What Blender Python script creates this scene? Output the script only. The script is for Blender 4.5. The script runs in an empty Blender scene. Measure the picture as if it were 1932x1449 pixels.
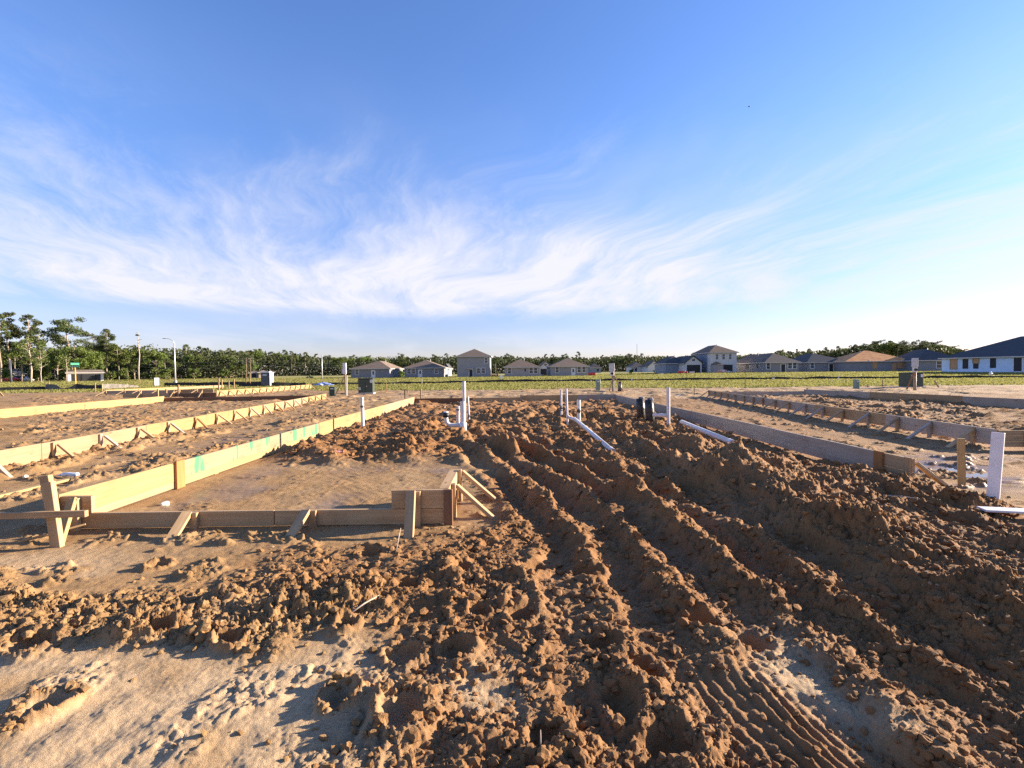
import bpy, bmesh, math, random
import numpy as np
from mathutils import Matrix, Vector
random.seed(7)
rng = np.random.default_rng(11)
SC = bpy.context.scene
COL = SC.collection

# ------------------------------------------------------------------ camera, sky, sun, exposure
FPX, CX, CY, CAMH = 912.0, 966.0, 724.5, 1.5
_psi, _th, _rho = math.atan(9/912), math.atan(24/912), math.radians(0.6)
_f = Vector((math.sin(_psi)*math.cos(_th), math.cos(_psi)*math.cos(_th), -math.sin(_th)))
_r0 = _f.cross(Vector((0, 0, 1))).normalized()
_u0 = _r0.cross(_f).normalized()
_r = _r0*math.cos(_rho) - _u0*math.sin(_rho)
_u = _u0*math.cos(_rho) + _r0*math.sin(_rho)
cam_d = bpy.data.cameras.new('camera'); cam = bpy.data.objects.new('camera', cam_d); COL.objects.link(cam)
M = Matrix.Identity(4)
for i in range(3):
    M[i][0], M[i][1], M[i][2] = _r[i], _u[i], -_f[i]
M[2][3] = CAMH
cam.matrix_world = M
cam_d.sensor_width = 36; cam_d.lens = 36*FPX/1932
cam_d.clip_start = 0.05; cam_d.clip_end = 6000
SC.camera = cam
SC.view_settings.view_transform = 'Standard'; SC.view_settings.look = 'None'
SC.view_settings.gamma = 1; SC.view_settings.use_curve_mapping = False
SC.view_settings.exposure = 1.9
SC.cycles.use_denoising = False

SUN_EL, SUN_AZ = math.radians(14.5), math.radians(15.0)    # azimuth: from +X towards +Y
sun_dir = Vector((math.cos(SUN_EL)*math.cos(SUN_AZ), math.cos(SUN_EL)*math.sin(SUN_AZ), math.sin(SUN_EL)))
sd = bpy.data.lights.new('sun', 'SUN'); sd.energy = 4.8; sd.angle = math.radians(0.5); sd.color = (1.0, 0.85, 0.67)
so = bpy.data.objects.new('sun', sd); COL.objects.link(so)
so.rotation_euler = sun_dir.to_track_quat('Z', 'Y').to_euler(); so.location = (40, 10, 30)

W = bpy.data.worlds.new('World'); SC.world = W; W.use_nodes = True
def build_world():
    nt = W.node_tree; nt.nodes.clear(); N = nt.nodes.new; L = nt.links.new
    out = N('ShaderNodeOutputWorld'); bg = N('ShaderNodeBackground'); bg.inputs['Strength'].default_value = 0.057
    sky = N('ShaderNodeTexSky'); sky.sky_type = 'NISHITA'; sky.sun_disc = False
    sky.sun_elevation = SUN_EL; sky.sun_rotation = math.pi/2 - SUN_AZ
    sky.air_density = 1.0; sky.dust_density = 0.25; sky.ozone_density = 1.6
    def math_(op, a, b=None, c=None, clamp=False):
        n = N('ShaderNodeMath'); n.operation = op; n.use_clamp = clamp
        for k, v in enumerate((a, b, c)):
            if v is None: continue
            if isinstance(v, (int, float)): n.inputs[k].default_value = v
            else: L(v, n.inputs[k])
        return n.outputs[0]
    def sstep(v, a, b):
        n = N('ShaderNodeMapRange'); n.interpolation_type = 'SMOOTHSTEP'
        L(v, n.inputs['Value']); n.inputs['From Min'].default_value = a; n.inputs['From Max'].default_value = b
        return n.outputs['Result']
    tc = N('ShaderNodeTexCoord'); sep = N('ShaderNodeSeparateXYZ'); L(tc.outputs['Generated'], sep.inputs[0])
    z = math_('MAXIMUM', sep.outputs['Z'], 0.0)
    den = math_('ADD', z, 0.10)
    pxx = math_('DIVIDE', sep.outputs['X'], den); pyy = math_('DIVIDE', sep.outputs['Y'], den)
    def vec(a, b, c=0.0):
        n = N('ShaderNodeCombineXYZ')
        for k, v in enumerate((a, b, c)):
            if isinstance(v, (int, float)): n.inputs[k].default_value = v
            else: L(v, n.inputs[k])
        return n.outputs[0]
    def noise(v, scale, detail, rough, lac=2.0, dist=0.0):
        n = N('ShaderNodeTexNoise'); L(v, n.inputs['Vector']); n.inputs['Scale'].default_value = scale
        n.inputs['Detail'].default_value = detail; n.inputs['Roughness'].default_value = rough
        n.inputs['Distortion'].default_value = dist; n.inputs['Lacunarity'].default_value = lac
        return n
    p0 = vec(pxx, pyy, 3.7)
    wn = noise(p0, 0.40, 3, 0.5)
    ws = N('ShaderNodeSeparateXYZ'); L(wn.outputs['Color'], ws.inputs[0])
    wx = math_('MULTIPLY', math_('SUBTRACT', ws.outputs['X'], 0.5), 1.9)
    wy = math_('MULTIPLY', math_('SUBTRACT', ws.outputs['Y'], 0.5), 1.5)
    qx = math_('ADD', pxx, wx); qy = math_('ADD', pyy, wy)
    # fibres drawn out along the view, swept sideways
    fx = math_('ADD', math_('MULTIPLY', qx, 1.5), math_('MULTIPLY', qy, 0.38))
    fib = noise(vec(fx, math_('MULTIPLY', qy, 0.52), 1.3), 1.4, 10, 0.66, 2.1, 0.08).outputs['Fac']
    fib2 = noise(vec(math_('ADD', fx, math_('MULTIPLY', fib, 0.5)), math_('MULTIPLY', qy, 0.36), 7.7), 3.8, 8, 0.7, 2.1, 0.0).outputs['Fac']
    big = noise(vec(math_('MULTIPLY', pxx, 0.75), math_('MULTIPLY', pyy, 0.42), 8.9), 0.62, 3, 0.5).outputs['Fac']
    soft = noise(vec(qx, math_('MULTIPLY', qy, 0.5), 5.1), 0.9, 5, 0.55).outputs['Fac']
    # cloud bank: thins overhead, ends short of the horizon
    lo = sstep(z, 0.085, 0.135); hi = sstep(z, 0.56, 0.16)
    band = math_('MULTIPLY', lo, hi)
    d1 = math_('MULTIPLY_ADD', big, 0.9, math_('MULTIPLY', fib, 1.0))
    d1 = math_('ADD', d1, math_('MULTIPLY', band, 0.41))
    d1 = math_('ADD', d1, math_('MULTIPLY', math_('SUBTRACT', fib2, 0.5), 0.42))
    d1 = sstep(d1, 1.06, 1.60)
    d1 = math_('MULTIPLY', d1, math_('MULTIPLY_ADD', band, 0.85, 0.15))
    veil = math_('MULTIPLY', sstep(soft, 0.35, 0.75), math_('MULTIPLY', band, 0.46))
    low = math_('MULTIPLY', math_('MULTIPLY', sstep(z, 0.02, 0.05), sstep(z, 0.12, 0.06)), math_('MULTIPLY', sstep(soft, 0.35, 0.7), 0.5))
    dens = math_('ADD', math_('ADD', math_('MULTIPLY', d1, 0.85), veil), low, clamp=True)
    # sky colour: a little deeper blue overhead, as in the photograph
    tn = N('ShaderNodeMix'); tn.data_type = 'RGBA'; L(sstep(z, 0.0, 0.45), tn.inputs['Factor'])
    tn.inputs[6].default_value = (0.72, 0.69, 1.04, 1); tn.inputs[7].default_value = (0.80, 1.01, 1.52, 1)
    hs = N('ShaderNodeMix'); hs.data_type = 'RGBA'; hs.blend_type = 'MULTIPLY'; hs.inputs['Factor'].default_value = 1.0
    L(sky.outputs['Color'], hs.inputs[6]); L(tn.outputs[2], hs.inputs[7])
    mix = N('ShaderNodeMix'); mix.data_type = 'RGBA'
    L(dens, mix.inputs['Factor']); L(hs.outputs[2], mix.inputs[6])
    mix.inputs[7].default_value = (4.35, 4.35, 4.75, 1)
    L(mix.outputs[2], bg.inputs['Color']); L(bg.outputs[0], out.inputs['Surface'])
build_world()

# ------------------------------------------------------------------ pixel -> place helpers
def ray(px, py):
    return _f + _r*((px-CX)/FPX) + _u*((CY-py)/FPX)
def P(px, py, z=0.0):
    d = ray(px, py); t = (z-CAMH)/d.z
    return Vector((0, 0, CAMH)) + d*t
def D(px, py, depth):
    d = ray(px, py); t = depth/d.y
    return Vector((0, 0, CAMH)) + d*t

# ------------------------------------------------------------------ noise
def _hash(ix, iy, seed):
    h = (ix.astype(np.int64)*374761393 + iy.astype(np.int64)*668265263 + seed*1442695041) & 0xFFFFFFFF
    h = ((h ^ (h >> 13))*1274126177) & 0xFFFFFFFF
    h = ((h ^ (h >> 16))*2246822519) & 0xFFFFFFFF
    return (h ^ (h >> 15)) & 0xFFFFFFFF
def h01(ix, iy, seed): return _hash(ix, iy, seed).astype(np.float64)/4294967295.0
def gn(x, y, seed=0):
    x0 = np.floor(x); y0 = np.floor(y); fx = x-x0; fy = y-y0
    ix = x0.astype(np.int64); iy = y0.astype(np.int64)
    ux = fx*fx*fx*(fx*(fx*6-15)+10); uy = fy*fy*fy*(fy*(fy*6-15)+10)
    def g(dx, dy):
        a = h01(ix+dx, iy+dy, seed)*6.2831853
        return np.cos(a)*(fx-dx) + np.sin(a)*(fy-dy)
    n0 = g(0, 0)*(1-ux)+g(1, 0)*ux; n1 = g(0, 1)*(1-ux)+g(1, 1)*ux
    return (n0*(1-uy)+n1*uy)*1.45
def fbm(x, y, o=4, seed=0, gain=0.5):
    s = 0; a = 1; t = 0
    for k in range(o):
        s = s+a*gn(x*2.03**k+k*17.3, y*2.03**k-k*9.1, seed+k); t += a; a *= gain
    return s/t
def billow(x, y, o=4, seed=0, gain=0.5):
    s = 0; a = 1; t = 0
    for k in range(o):
        s = s+a*(1-np.abs(gn(x*2.03**k+k*31.7, y*2.03**k+k*5.9, seed+k))*2.0); t += a; a *= gain
    return s/t
def turb(x, y, o=5, seed=0, gain=0.55):
    s = 0; a = 1; t = 0
    for k in range(o):
        c, sn = math.cos(0.9*k+0.3), math.sin(0.9*k+0.3)
        s = s+a*np.abs(gn((x*c-y*sn)*2.13**k+k*31.7, (x*sn+y*c)*2.13**k+k*5.9, seed+k))*2.0; t += a; a *= gain
    return s/t
def caps(x, y, seed, rmin=0.25, rmax=0.62, dens=0.75):
    ix0 = np.floor(x).astype(np.int64); iy0 = np.floor(y).astype(np.int64)
    best = np.zeros_like(x)
    for dx in (-1, 0, 1):
        for dy in (-1, 0, 1):
            ix = ix0+dx; iy = iy0+dy
            cx = ix+h01(ix, iy, seed); cy = iy+h01(ix, iy, seed+1)
            hr = h01(ix, iy, seed+2); r = rmin+(rmax-rmin)*hr*hr
            on = h01(ix, iy, seed+3) < dens
            v = np.where(on, np.sqrt(np.maximum(r*r-(x-cx)**2-(y-cy)**2, 0)), 0)
            best = np.maximum(best, v)
    return best
def ss(v, a, b):
    t = np.clip((v-a)/(b-a), 0, 1); return t*t*(3-2*t)

# ------------------------------------------------------------------ ground shape
XL, XR, YF, YB = -4.38, 5.1, 4.74, 22.7        # the middle formwork
def footholes():
    L = []
    for (a, b, r, dp) in ((652, 1188, .10, .07), (640, 1318, .11, .09), (80, 1340, .13, .10), (1140, 1215, .14, .11), (1215, 1265, .15, .12),
                   (1180, 1330, .12, .08), (985, 1160, .13, .09), (905, 1160, .11, .08), (770, 1110, .12, .08),
                   (700, 1045, .12, .08), (760, 1240, .12, .08), (860, 1235, .11, .07), (760, 1350, .13, .09), (1270, 1400, .16, .12),
                   (1010, 1075, .13, .09), (925, 1030, .12, .08), (870, 1080, .12, .08), (300, 1065, .1, .05), (1110, 1085, .15, .1),
                   (430, 1210, .1, .05), (300, 1190, .12, .08), (60, 1215, .13, .08), (1030, 1390, .11, .08), (1340, 1180, .15, .1), (1420, 1210, .15, .1)):
        p = P(a, b); L.append((p.x, p.y, r*0.66, dp*0.85))
    return L
HOLES = footholes()
def zones(x, y):
    wx = x+0.25*gn(x*0.9, y*0.9, 91)+0.1*gn(x*2.9, y*2.9, 94); wy = y+0.25*gn(x*0.9, y*0.9, 92)+0.1*gn(x*2.9, y*2.9, 95)
    inside = ss(x, XL, XL+0.45)*ss(x, XR, XR-0.35)*ss(y, YB, YB-0.6)
    garage = ss(wx, -4.6, -4.2)*ss(wx, -0.35, -0.75)*ss(wy, 4.6, 4.8)*ss(wy, 8.3, 7.4)
    # foreground clump belts
    belt = ss(wy, 2.45, 2.75)*ss(wy, 3.75, 3.3)*ss(wx, 0.2, -0.6)
    belt = belt*ss(gn(x*0.8+4, y*0.8, 93)+ (0.5-np.abs(wy-3.05)), -0.25, 0.25)
    mid = ss(wx, -1.15, -0.35)*ss(wy, 4.9, 4.3)*ss(wx, 1.0, 0.4)
    mid2 = ss(wx, -2.6, -1.3)*ss(wy, 3.0, 3.4)*ss(wy, 4.4, 4.0)*0.8
    right = ss(wx, -0.55+0.0*x, 0.1)*ss(wx, 5.6, 4.9)*ss(y, 15.5, 13.5)
    sand_r = np.exp(-((wx-1.50)/0.20)**2-((wy-2.3)/0.42)**2)
    sand_c = np.exp(-((wx+0.15)/0.28)**2-((wy-2.25)/0.32)**2)
    inner = inside*ss(wy, 7.6, 8.6)*ss(y, YB, YB-1.0)
    return dict(inside=inside, garage=garage, belt=belt, mid=np.maximum(mid, mid2), right=right, sand_r=sand_r, sand_c=sand_c, inner=inner, wx=wx, wy=wy)
def track_x(y):
    return 1.0-0.14*np.maximum(y-4.0, 0)**1.35+0.07*np.maximum(2.6-y, 0)**1.5
def height(x, y, fine=True):
    Z = zones(x, y)
    near = ss(y, 46, 30)
    h = 0.03*fbm(x*0.35, y*0.35, 3, 1)*ss(y, 60, 10)
    clump = np.clip(np.maximum.reduce([Z['belt'], Z['mid'], Z['right']*0.9, Z['inner']*0.95]), 0, 1)
    # building lots on both sides
    lotL = ss(x, -8.6-0.1*(y-7), -9.2-0.1*(y-7))*ss(x, -19.0, -18.0)*ss(y, 26.4, 25.6)
    lotR = ss(x, 9.2+0.12*(y-9), 9.8+0.12*(y-9))*ss(x, 20, 17)*ss(y, 25.6, 24.8)
    gapL = ss(x, XL-0.3, XL-0.9)*ss(y, 5.4, 6.4)*(1-lotL)
    patch = ss(gn(x*0.55+9, y*0.4, 61)+0.35*gn(x*1.7, y*1.7, 62), 0.02, 0.35)
    clump2 = np.clip(np.maximum(lotL*0.9, lotR*1.0)*(0.35+0.65*patch)+gapL*patch*0.8, 0, 1)*near
    strip = np.maximum(ss(y, 22, 26), ss(x, -19.5, -21)*ss(y, 10, 14))*ss(y, 43, 39)*ss(np.abs(x), 70, 50)
    clump2 = np.maximum(clump2, strip*0.75*patch)
    # heaps inside the middle formwork
    heap = Z['inner']*(0.03+0.16*np.clip(billow(x*0.55, y*0.45, 3, 21)-0.12, 0, 1))
    heap += Z['inside']*0.30*np.exp(-((x-0.7)/1.4)**2-((y-13.8)/1.6)**2)
    heap += Z['inside']*0.16*np.exp(-((x+1.2)/1.2)**2-((y-10.5)/1.3)**2)
    rid = billow(x*1.25+0.5*gn(x*0.7, y*0.3, 33), y*0.30, 3, 31)
    ridz = ss(x, 1.0, 1.8)*ss(x, XR-0.15, XR-1.0)*ss(y, 5.5, 7.0)*ss(y, 15, 12)
    heap += ridz*(0.21*np.clip(rid-0.15, 0, 1))
    # spoil bank on the right
    xb = 2.85+0.18*gn(y*0.8, y*0+3.3, 41)+0.05*(y-3)
    bank = ss(y, 2.0, 3.0)*ss(y, 7.6, 6.3)
    prof = np.where(x < xb, np.exp(-((x-xb)/0.30)**2), 0.62+0.38*np.exp(-((x-xb)/0.5)**2))
    prof = prof*ss(x, 5.6, 4.5)
    heap += bank*0.22*prof*(0.75+0.5*gn(x*1.4, y*1.1, 42))
    heap += 0.33*np.exp(-((x-2.72)/0.36)**2-((y-5.95)/0.55)**2)+0.04*np.exp(-((x-2.4)/0.7)**2-((y-6.6)/0.8)**2)
    heap += 0.10*np.exp(-((x-1.5)/0.35)**2-((y-5.0)/0.7)**2)
    ani = billow(x*1.7+0.45*gn(x*1.1, y*0.4, 34), y*0.36+2.0, 4, 35, 0.55)
    heap += ss(x, 1.0, 1.7)*ss(x, XR-0.1, XR-0.9)*ss(y, 1.5, 2.3)*ss(y, 8.0, 6.0)*np.maximum(ss(y, 2.8, 3.4), ss(x, 2.0, 2.5))*0.10*np.clip(ani-0.2, 0, 1)*(1-np.clip(Z['sand_r']*1.3, 0, 1))
    flat_ = np.maximum(0.7*ss(x, 3.4, 3.8)*ss(y, 7.2, 8.0)*ss(y, 12.6, 11.8), 0.55*ss(x, 1.2, 1.5)*ss(x, 2.3, 2.0)*ss(y, 7.2, 7.8)*ss(y, 12.2, 11.6))
    heap = heap*(1-flat_)
    # wheel ruts
    t = x-track_x(y)+0.05*gn(x*1.1, y*1.1, 51)
    zone = ss(y, 12.5, 9.0)
    qq = t-0.08-0.10*np.maximum(2.2-y, 0)
    tread = np.exp(-(qq/0.24)**4)*ss(y, 2.6, 2.2)*ss(y, 0.9, 1.2)
    rr = np.zeros_like(x)
    for (c, w, dp, sd_) in ((-0.62, 0.13, 0.07, 1), (-0.12, 0.15, 0.10, 2), (0.38, 0.16, 0.13, 3), (0.88, 0.15, 0.10, 4), (1.32, 0.15, 0.07, 5)):
        a = 0.42+0.58*ss(gn(y*0.75+sd_*7, x*0.5+sd_*3.1, 52), -0.3, 0.3)
        q = t-c+0.07*gn(y*1.3, y*0+sd_, 53)+0.045*gn(x*4.1, y*4.1, 153)
        rg = 0.25+0.75*ss(gn(y*1.7+sd_*5, x*0.8+sd_, 54), -0.4, 0.35)
        rr += a*(-dp*0.85*np.exp(-(q/w)**4) + dp*0.62*rg*np.exp(-((np.abs(q)-w-0.10)/0.085)**2))
    rut_m = zone*ss(y, 1.2, 1.6)*np.where(y < 4.6, ss(x, -0.5, 0.3), 1.0)
    rut_m = rut_m*(1-0.85*np.clip(Z['sand_r'], 0, 1))
    rut_m = rut_m*(0.6+0.5*ss(y, 2.6, 4.4))*(1-0.85*tread)
    h = h+rr*rut_m
    # faint older tracks on the right and left
    q = (x-2.25+0.06*gn(y*0.7, y*0, 55))
    old = ss(y, 1.5, 1.9)*ss(y, 4.2, 3.4)
    h += old*(0.012*np.sin(q*2*math.pi/0.19))*np.exp(-(q/0.36)**2)
    h += tread*(0.017*np.sin((qq+0.012*gn(x*5, y*5, 57))*2*math.pi/0.062)*(0.55+0.6*gn(x*4, y*2.2, 58))+0.003*np.sin(y*2*math.pi/0.09+x*9))
    h += heap
    # boot holes and hoof marks
    hole = np.zeros_like(x); rimf = np.zeros_like(x)
    m0 = (y < 6.0)
    for (hx, hy, r, dp) in HOLES:
        sel = m0 & (np.abs(x-hx) < 0.6) & (np.abs(y-hy) < 0.6)
        if not sel.any(): continue
        xs = x[sel]; ys = y[sel]
        ang = (hx*37.1+hy*11.7) % 3.14; asp = 0.62+((hx*53.3+hy*71.9) % 1.0)*0.55
        ux, uy = (xs-hx)*math.cos(ang)+(ys-hy)*math.sin(ang), -(xs-hx)*math.sin(ang)+(ys-hy)*math.cos(ang)
        d = np.sqrt(ux**2+(uy*asp)**2)*(1+0.35*gn(xs*7, ys*7, int(abs(hx)*100) % 97)+0.15*gn(xs*19, ys*19, 7))
        hole[sel] += -dp*ss(d, r*1.12, r*0.45)
        rm = np.exp(-((d-r*1.35)/(r*0.36))**2)
        rimf[sel] = np.maximum(rimf[sel], rm)
    h += hole*0.72+rimf*0.02
    clump = np.maximum(clump, rimf*0.95)
    clump = clump*(1-np.clip(ss(-hole, 0.015, 0.05), 0, 1)*0.8)
    clump = clump*(1-0.8*np.clip(np.maximum(Z['sand_r'], Z['sand_c']), 0, 1))
    valley = np.clip(-rr*rut_m/0.08, 0, 1)
    clump = clump*(1-0.25*valley)*(1-0.8*tread)
    # crumb shapes
    wxx = x+0.05*gn(x*5, y*5, 71); wyy = y+0.05*gn(x*5, y*5, 72)
    br = 0.55+0.45*ss(gn(x*1.3, y*1.3, 73), -0.3, 0.4)
    w2x = wxx+0.022*gn(x*13, y*13, 171)+0.012*gn(x*29, y*29, 173); w2y = wyy+0.022*gn(x*13, y*13, 172)+0.012*gn(x*29, y*29, 174)
    crumb = 0.115*(turb(wxx*2.3, wyy*2.3, 3, 74, 0.5)-0.30)
    crumb += 0.17*caps(w2x*3.4, w2y*3.4, 75, 0.15, 0.5, 0.5)*0.5
    crumb += 0.080*(turb(w2x*9, w2y*9, 3 if fine else 2, 79, 0.6)-0.3)*(0.6+0.7*gn(x*2.1, y*2.1, 78))
    crumb += 0.20*caps(w2x*9.5, w2y*9.5, 80, 0.2, 0.55, 0.55)*0.34
    if fine:
        crumb += 0.036*(turb(w2x*27, w2y*27, 2, 83, 0.6)-0.3)*ss(y, 16, 8)
        crumb += 0.26*caps(w2x*31, w2y*31, 87, 0.2, 0.6, 0.6)*0.05*ss(y, 9, 5)
        crumb += 0.013*gn(x*70, y*70, 90)*ss(y, 6, 4)
    kill = (1-0.9*Z['garage'])
    h += (0.62+0.26*ss(y, 3.6, 5.5)+0.15*ss(x, 0.8, 2.2)+0.42*ss(heap, 0.06, 0.2)+0.42*Z['belt'])*clump*crumb*br*kill
    h += clump2*((0.7+0.45*lotR)*crumb+0.05)*(0.6+0.4*near)
    # slight unevenness of the smooth parts, sandy ripples in front
    smooth = 1-clump
    h += smooth*near*(0.016*fbm(x*2.2, y*2.2, 3, 101)+0.004*gn(x*14, y*14, 104)+0.0022*gn(x*45, y*45, 105)*ss(y, 6, 3))
    sp = ss(gn(x*1.9+3, y*1.9, 107)+0.5*gn(x*5, y*5, 108), 0.16, 0.46)*(1-Z['garage']*0.75)*near*ss(y, 40, 20)
    h += sp*smooth*(0.45+0.55*ss(y, 2.6, 3.6))*(0.30*caps(w2x*9, w2y*9, 109)*0.22+0.022*turb(w2x*17, w2y*17, 2, 113)+0.3*caps(w2x*25, w2y*25, 114)*0.07+0.004)
    rip = ss(y, 2.6, 2.2)*ss(x, -0.3, -0.7)
    h += rip*0.007*np.sin((x*0.8-y*0.55)*2*math.pi/0.26+2.2*gn(x*1.5, y*1.5, 110))*ss(gn(x*1.1, y*1.1, 111), -0.3, 0.3)
    # imprints on the wet garage floor
    h += Z['garage']*0.0012*np.sin((x+0.9*y)*2*math.pi/0.16)*np.exp(-((x+1.9+0.35*(y-6))/0.45)**2)
    # keep soil from burying the boards
    wall = np.exp(-((x-XL)/0.16)**2)*ss(y, 4.4, 4.8)*ss(y, 23.2, 22.9)+np.exp(-((x-XR)/0.22)**2)*ss(y, 7.0, 8.0)*ss(y, 23.2, 22.9)
    fr = np.exp(-((y-YF)/0.22)**2)*ss(x, -4.8, -4.4)*ss(x, -0.35, -0.6)
    k = np.clip(1-np.maximum(wall, fr*0.9), 0, 1)
    h = h*k-0.0*(1-k)
    # gentle rise far off, where the right-hand lots stand higher
    h += 0.45*ss(y, 60, 100)*ss(x, 10, 60)
    info = dict(clump=np.clip(np.maximum(clump*kill, clump2*0.8), 0, 1), clumpfar=clump2, valley=valley, heap=heap, hole=np.clip(-hole/0.06, 0, 1), rim=rimf, **Z)
    return h, info
def hz(x, y):
    return float(height(np.array([x], float), np.array([y], float))[0][0])

# ------------------------------------------------------------------ object helpers
PMAT = {}
def tag(o, label=None, cat=None, group=None, kind=None):
    if label: o['label'] = label
    if cat: o['category'] = cat
    if group: o['group'] = group
    if kind: o['kind'] = kind
    return o
def thing(name, label, cat, loc=(0, 0, 0), rz=0.0, group=None):
    o = bpy.data.objects.new(name, None); COL.objects.link(o)
    o.empty_display_size = 0.2
    o.location = loc; o.rotation_euler = (0, 0, rz)
    PMAT[o.name] = Matrix.Translation(loc) @ Matrix.Rotation(rz, 4, 'Z')
    return tag(o, label, cat, group)
def link(name, me, mat=None, parent=None, basis=None):
    o = bpy.data.objects.new(name, me); COL.objects.link(o)
    if mat is not None and not me.materials: me.materials.append(mat)
    if parent is not None:
        o.parent = parent
    if basis is not None: o.matrix_basis = basis
    PMAT[o.name] = (PMAT[parent.name] if parent is not None else Matrix.Identity(4)) @ (basis if basis is not None else Matrix.Identity(4))
    return o
def np_mesh(name, V, F, smooth=False):
    V = np.asarray(V, np.float32); F = np.asarray(F, np.int32); k = F.shape[1]
    me = bpy.data.meshes.new(name)
    me.vertices.add(len(V)); me.vertices.foreach_set('co', V.ravel())
    me.loops.add(F.size); me.loops.foreach_set('vertex_index', F.ravel())
    me.polygons.add(len(F)); me.polygons.foreach_set('loop_start', np.arange(0, F.size, k, dtype=np.int32))
    me.polygons.foreach_set('loop_total', np.full(len(F), k, np.int32))
    me.polygons.foreach_set('use_smooth', np.full(len(F), smooth, bool))
    me.update(calc_edges=True); me.validate()
    return me
def fattr(me, name, arr):
    a = me.attributes.new(name, 'FLOAT', 'POINT'); a.data.foreach_set('value', np.asarray(arr, np.float32).ravel())

class MB:
    """collects boxes, tubes and faces in world space; build() makes one mesh object"""
    def __init__(s): s.v = []; s.f = []; s.sm = []
    def face(s, pts, smooth=False):
        n = len(s.v); s.v += [Vector(p) for p in pts]; s.f.append(list(range(n, n+len(pts)))); s.sm.append(smooth)
    def box(s, c, size, rz=0.0, mat=None):
        m = mat if mat is not None else Matrix.Translation(c) @ Matrix.Rotation(rz, 4, 'Z')
        n = len(s.v); hx, hy, hz_ = size[0]/2, size[1]/2, size[2]/2
        for dz in (-hz_, hz_):
            for (dx, dy) in ((-hx, -hy), (hx, -hy), (hx, hy), (-hx, hy)):
                s.v.append(m @ Vector((dx, dy, dz)))
        for q in ((3, 2, 1, 0), (4, 5, 6, 7), (0, 1, 5, 4), (1, 2, 6, 5), (2, 3, 7, 6), (3, 0, 4, 7)):
            s.f.append([n+i for i in q]); s.sm.append(False)
        return s
    def tube(s, pts, radii, seg=12, caps_=True):
        pts = [Vector(p) for p in pts]; n0 = len(s.v); ref = None
        for i, p in enumerate(pts):
            t = (pts[min(i+1, len(pts)-1)]-pts[max(i-1, 0)]).normalized()
            if ref is None:
                ref = Vector((1, 0, 0)) if abs(t.x) < 0.8 else Vector((0, 1, 0))
            a = (ref-t*ref.dot(t)).normalized(); b = t.cross(a); ref = a
            r = radii[i] if isinstance(radii, (list, tuple)) else radii
            for k in range(seg):
                th = 2*math.pi*k/seg; s.v.append(p+a*(r*math.cos(th))+b*(r*math.sin(th)))
        for i in range(len(pts)-1):
            for k in range(seg):
                k2 = (k+1) % seg
                s.f.append([n0+i*seg+k, n0+i*seg+k2, n0+(i+1)*seg+k2, n0+(i+1)*seg+k]); s.sm.append(True)
        if caps_:
            s.f.append([n0+k for k in range(seg)][::-1]); s.sm.append(False)
            s.f.append([n0+(len(pts)-1)*seg+k for k in range(seg)]); s.sm.append(False)
        return s
    def build(s, name, mat, parent=None, bevel=0.0, local=False):
        me = bpy.data.meshes.new(name)
        inv = PMAT[parent.name].inverted() if (parent is not None and not local) else Matrix.Identity(4)
        me.from_pydata([inv @ v for v in s.v], [], s.f)
        me.polygons.foreach_set('use_smooth', s.sm)
        me.update()
        if bevel > 0:
            bm = bmesh.new(); bm.from_mesh(me)
            bmesh.ops.bevel(bm, geom=[e for e in bm.edges if len(e.link_faces) == 2 and e.calc_face_angle(0) > 0.6], offset=bevel, segments=1, affect='EDGES')
            bm.to_mesh(me); bm.free()
        return link(name, me, mat, parent)

def bar(name, parent, p0, p1, thick, wide, mat, up=(0, 0, 1), bevel=0.003, warp=0.0):
    """a sawn timber from p0 to p1 (centre line), length along its own X so grain follows it"""
    p0 = Vector(p0); p1 = Vector(p1); x = (p1-p0); Ln = x.length; x.normalize()
    u = Vector(up); y = u.cross(x).normalized(); z = x.cross(y)
    Mw = Matrix.Identity(4)
    for i in range(3): Mw[i][0], Mw[i][1], Mw[i][2], Mw[i][3] = x[i], y[i], z[i], (p0[i]+p1[i])/2
    bm = bmesh.new(); n = max(1, int(Ln/0.6)) if warp else 1
    ring = []
    for i in range(n+1):
        xx = -Ln/2+Ln*i/n
        wy_ = warp*math.sin(i*1.7+Ln)*0.5 if 0 < i < n else 0; wz_ = warp*math.cos(i*2.3+Ln)*0.4 if 0 < i < n else 0
        ring.append([bm.verts.new((xx, sy*thick/2+wy_, sz*wide/2+wz_)) for (sy, sz) in ((-1, -1), (1, -1), (1, 1), (-1, 1))])
    for i in range(n):
        for k in range(4):
            k2 = (k+1) % 4
            bm.faces.new((ring[i][k], ring[i+1][k], ring[i+1][k2], ring[i][k2]))
    bm.faces.new(ring[0]); bm.faces.new(ring[-1][::-1])
    bmesh.ops.recalc_face_normals(bm, faces=bm.faces)
    if bevel:
        bmesh.ops.bevel(bm, geom=[e for e in bm.edges if e.calc_face_angle(0) > 0.8], offset=bevel, segments=1, affect='EDGES')
    me = bpy.data.meshes.new(name); bm.to_mesh(me); bm.free()
    inv = PMAT[parent.name].inverted() if parent is not None else Matrix.Identity(4)
    return link(name, me, mat, parent, inv @ Mw)

def copy_tree(o, parent=None):
    c = o.copy(); COL.objects.link(c)
    if parent is not None: c.parent = parent
    for ch in list(o.children): copy_tree(ch, c)
    return c

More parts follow.
